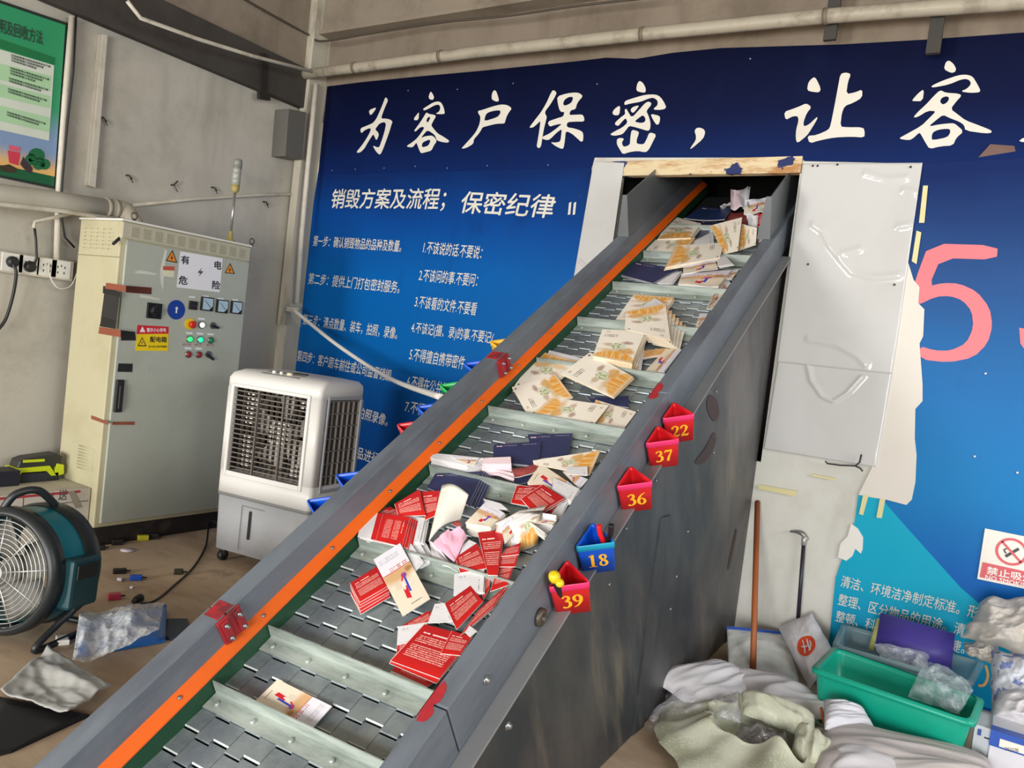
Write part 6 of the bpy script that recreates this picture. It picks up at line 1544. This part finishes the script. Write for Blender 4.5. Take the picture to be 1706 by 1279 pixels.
pillow('woven_sack', wq([(1375, 1198, .11), (1645, 1262, .11), (1660, 1310, .08), (1350, 1310, .08)]), (0, -.02, .05), mat('#bdb6b4', .6, var=.06, dirt='#a59a98', damt=.4, bump=.2, bscale=60, key='greysack'), 'large greyish white sack spread on the floor in front of the green tub', 'sack', 1.9, .02, 2.5, 46, fold=(.7, 3.2, .5))
pillow('woven_sack', wq([(1380, 1245, .08), (1470, 1250, .08), (1560, 1330, .06), (1370, 1330, .06)]), (0, 0, .07), M_SACK, 'bright white sack at the bottom edge right of the olive sack', 'sack', 5.7, .014, fold=(1.2, 2.6, .7))
# olive sack with an open mouth
oc = wy(1285, 1215, 3.10)
cen = Vector((oc.x + .01, 3.02, 0))
def sring(r, z, amp, sq=1.0, dx=0, dy=0, n=96, sd=0.0):
    out = []
    for k in range(n):
        a = k * 6.28319 / n
        rr_ = r * (1 + amp * noise.noise(Vector((math.cos(a) * 1.7, math.sin(a) * 1.7, z * 4 + sd))) + amp * .5 * noise.noise(Vector((math.cos(a) * 5, math.sin(a) * 5, z * 9 + sd))) + .035 * ridge(math.cos(a) * 1.2 + z * 2, math.sin(a) * 1.2 + z * 3, sd, 2.2, 3))
        out.append(cen + Vector((math.cos(a) * rr_ + dx, math.sin(a) * rr_ * sq + dy, z + amp * .25 * noise.noise(Vector((math.cos(a) * 2.1, math.sin(a) * 2.1, 7 + sd))))))
    return out
zm = oc.z
SEG = 96
rows = [sring(.22, .004, .05), sring(.36, .03, .08), sring(.40, zm * .35, .10), sring(.37, zm * .65, .12), sring(.30, zm * .92, .16, .95), sring(.25, zm + .02, .22, .8, .01, .03), sring(.22, zm + .03, .25, .75, .01, .03), sring(.20, zm - .02, .22, .75, .01, .02), sring(.19, zm - .14, .15, .75), sring(.15, zm - .22, .1, .8)]
fine = []
for k in range(96):
    col = catmull([r[k] for r in rows], 5)
    fine.append([p + (p - Vector((cen.x, cen.y, p.z))).normalized() * .012 * ridge(k / 96 * 4 if k < 48 else (96 - k) / 96 * 4, i / 12, 5.5, 2.5, 3) for i, p in enumerate(col)])
rows = [[fine[k][i] for k in range(96)] for i in range(len(fine[0]))]
ol = tag(obj('woven_sack', MB().rings(rows), M_OLIVE), 'big olive woven sack with an open mouth in the lower right foreground', 'sack')
cb = Vector((cen.x, cen.y, zm))
pillow('clear_bag', [cb + Vector(v) for v in ((-.13, .10, -.03), (.10, .06, -.04), (.12, -.10, -.03), (-.10, -.08, -.02))], (0, -.01, .05), clear('#8f8a8a', .35, .15, 16, .6, 'dark_film'), 'dark clear plastic bag inside the mouth of the olive sack', 'bag', 8.0, .05)
pillow('woven_flap', [cb + Vector(v) for v in ((-.16, .17, .07), (.12, .18, .07), (.15, .06, .02), (-.12, .08, .02))], (0, -.02, .05), M_OLIVE, None, None, 3.3, .014, parent=ol, fold=(2.5, 1.0, .5))
pillow('woven_flap', [cb + Vector(v) for v in ((.08, .08, .05), (.22, .04, .04), (.20, -.12, .0), (.09, -.04, -.01))], (0, -.01, .05), M_OLIVE, None, None, 6.3, .014, parent=ol, fold=(2.5, 1.0, .5))
bf = clear('#c7c6cc', .14, .14, 14, .6, 'loose_bag_film')
pillow('clear_bag', [wy(1078, 1140, 3.25), wy(1140, 1148, 3.25), wy(1180, 1182, 3.1), wy(1072, 1205, 3.1)], (0, -.03, .02), bf, 'upper clear plastic bag between the white sack and the olive sack', 'bag', 2.5, .025)
pillow('clear_bag', [wy(1142, 1142, 3.12), wy(1184, 1184, 3.05), wy(1115, 1235, 2.95), wy(1070, 1200, 2.98)], (0, -.03, .03), bf, 'square clear plastic bag leaning on the olive sack', 'bag', 5.1, .02)
pillow('clear_bag', [wy(1052, 1195, 2.95), wy(1100, 1205, 2.95), wy(1108, 1255, 2.85), wy(1058, 1262, 2.85)], (0, -.04, .02), bf, 'lowest clear plastic bag at the left foot of the olive sack', 'bag', 9.4, .02)
pillow('clear_bag', [wy(1185, 1165, 3.15), wy(1230, 1150, 3.18), wy(1235, 1205, 3.0), wy(1165, 1190, 3.0)], (0, -.03, .02), bf, 'clear plastic bag draped over the left rim of the olive sack', 'bag', 7.4, .02)
# bags at the right edge
pillow('dirty_sack', [wy(1640, 1000, 4.12), wy(1760, 985, 4.12), wy(1770, 1110, 3.9), wy(1600, 1060, 4.0)], (0, -.12, .04), M_SACK2, 'dirty white sack slumped at the right edge under the no smoking notice', 'sack', 1.2, .08, 3.2, 46)
pillow('dirty_sack', [wy(1605, 1070, 4.1), wy(1660, 1060, 4.1), wy(1665, 1110, 3.95), wy(1610, 1090, 4.0)], (0, -.05, .02), M_SACK2, 'small crumpled white rag under the slumped dirty sack', 'rag', 8.2, .05)
g = G('blue_white_sack_print', .6); n = g.noise(16, 2); c = g.mix('#cfd3dc', '#4a62ac', g.mul(g.ramp(n, .55, .6), .8)); M_PRT = g.done(c)
pillow('printed_sack', [wy(1650, 1085, 3.95), wy(1760, 1090, 3.95), wy(1760, 1180, 3.75), wy(1652, 1175, 3.8)], (0, -.09, .03), M_PRT, 'white sack printed in blue at the right edge below the dirty sack', 'sack', 4.8, .05)
pillow('dirty_sack', [wy(1665, 1145, 3.8), wy(1770, 1140, 3.8), wy(1770, 1225, 3.6), wy(1640, 1215, 3.62)], (0, -.10, .04), M_SACK, 'grey white bundled bag in front of the blue printed sack', 'bag', 5.9, .06)
tag(obj('dark_tote', MB().obox(wz(1628, 1165, .004), (.12, .0, 0), (0, .22, 0), (0, 0, .22)), mat('#1d2740', .6, key='tote'), bevel=.01), 'dark blue crate wedged between the green tub and the right edge sacks', 'crate')
tag(obj('tan_strap', MB().tube(catmull([wy(1642, 1108, 3.92), wy(1646, 1125, 3.9), wy(1640, 1140, 3.88), wy(1630, 1142, 3.88)], 5), .006, 8), mat('#c79a62', .6, key='strap')), 'tan strap hanging between the tubs and the right edge sacks', 'strap')
# lower right blue and white box
q0 = wz(1618, 1275, .004)
zb_ = .26
bx = thing('document_box', 'blue and white document box with a paper label in the lower right corner', 'box', q0)
a0 = wz(1655, 1220, zb_ * .8); fy = a0.y
A = wy(1652, 1216, fy); 
obj('box_body', MB().box((A.x, fy, .004), (A.x + .34, fy + .22, A.z)), mat('#d3d3dc', .5, key='dbox'), bx, bevel=.003)
obj('blue_strip', MB().box((A.x - .002, fy - .003, A.z - .055), (A.x + .342, fy + .05, A.z + .003)), mat('#1f4fb0', .4, key='dbs'), bx, label='blue top strip')
l0 = wy(1666, 1230, fy - .005); l1 = wy(1712, 1258, fy - .005)
lab = obj('paper_label', MB().box((l0.x, fy - .006, l1.z), (l1.x, fy - .003, l0.z)), mat('#e6e2d8', .5, key='plab'), bx)
text('text_line', '2025年', wy(1674, 1250, fy - .007), wy(1698, 1254, fy - .007), .016, M_TX, lab, off=.0005)
b0, b1 = wy(1624, 1206, fy + .03), wy(1652, 1258, fy + .03)
sb = thing('document_box', 'narrow white file box left of the blue topped box', 'box', (b0.x, fy, .004))
obj('box_body', MB().box((b0.x, fy + .03, .004), (b1.x, fy + .2, b0.z)), mat('#cfd2da', .5, key='fbox'), sb, bevel=.003)
obj('blue_tab', MB().box((b0.x + .012, fy + .027, b0.z - .035), (b0.x + .024, fy + .031, b0.z - .012)), mat('#2e4fa0', .5, key='btab'), sb)
obj('pen_mark', MB().box((b0.x + .035, fy + .028, b0.z - .04), (b0.x + .06, fy + .031, b0.z - .035)), M_TX, sb)
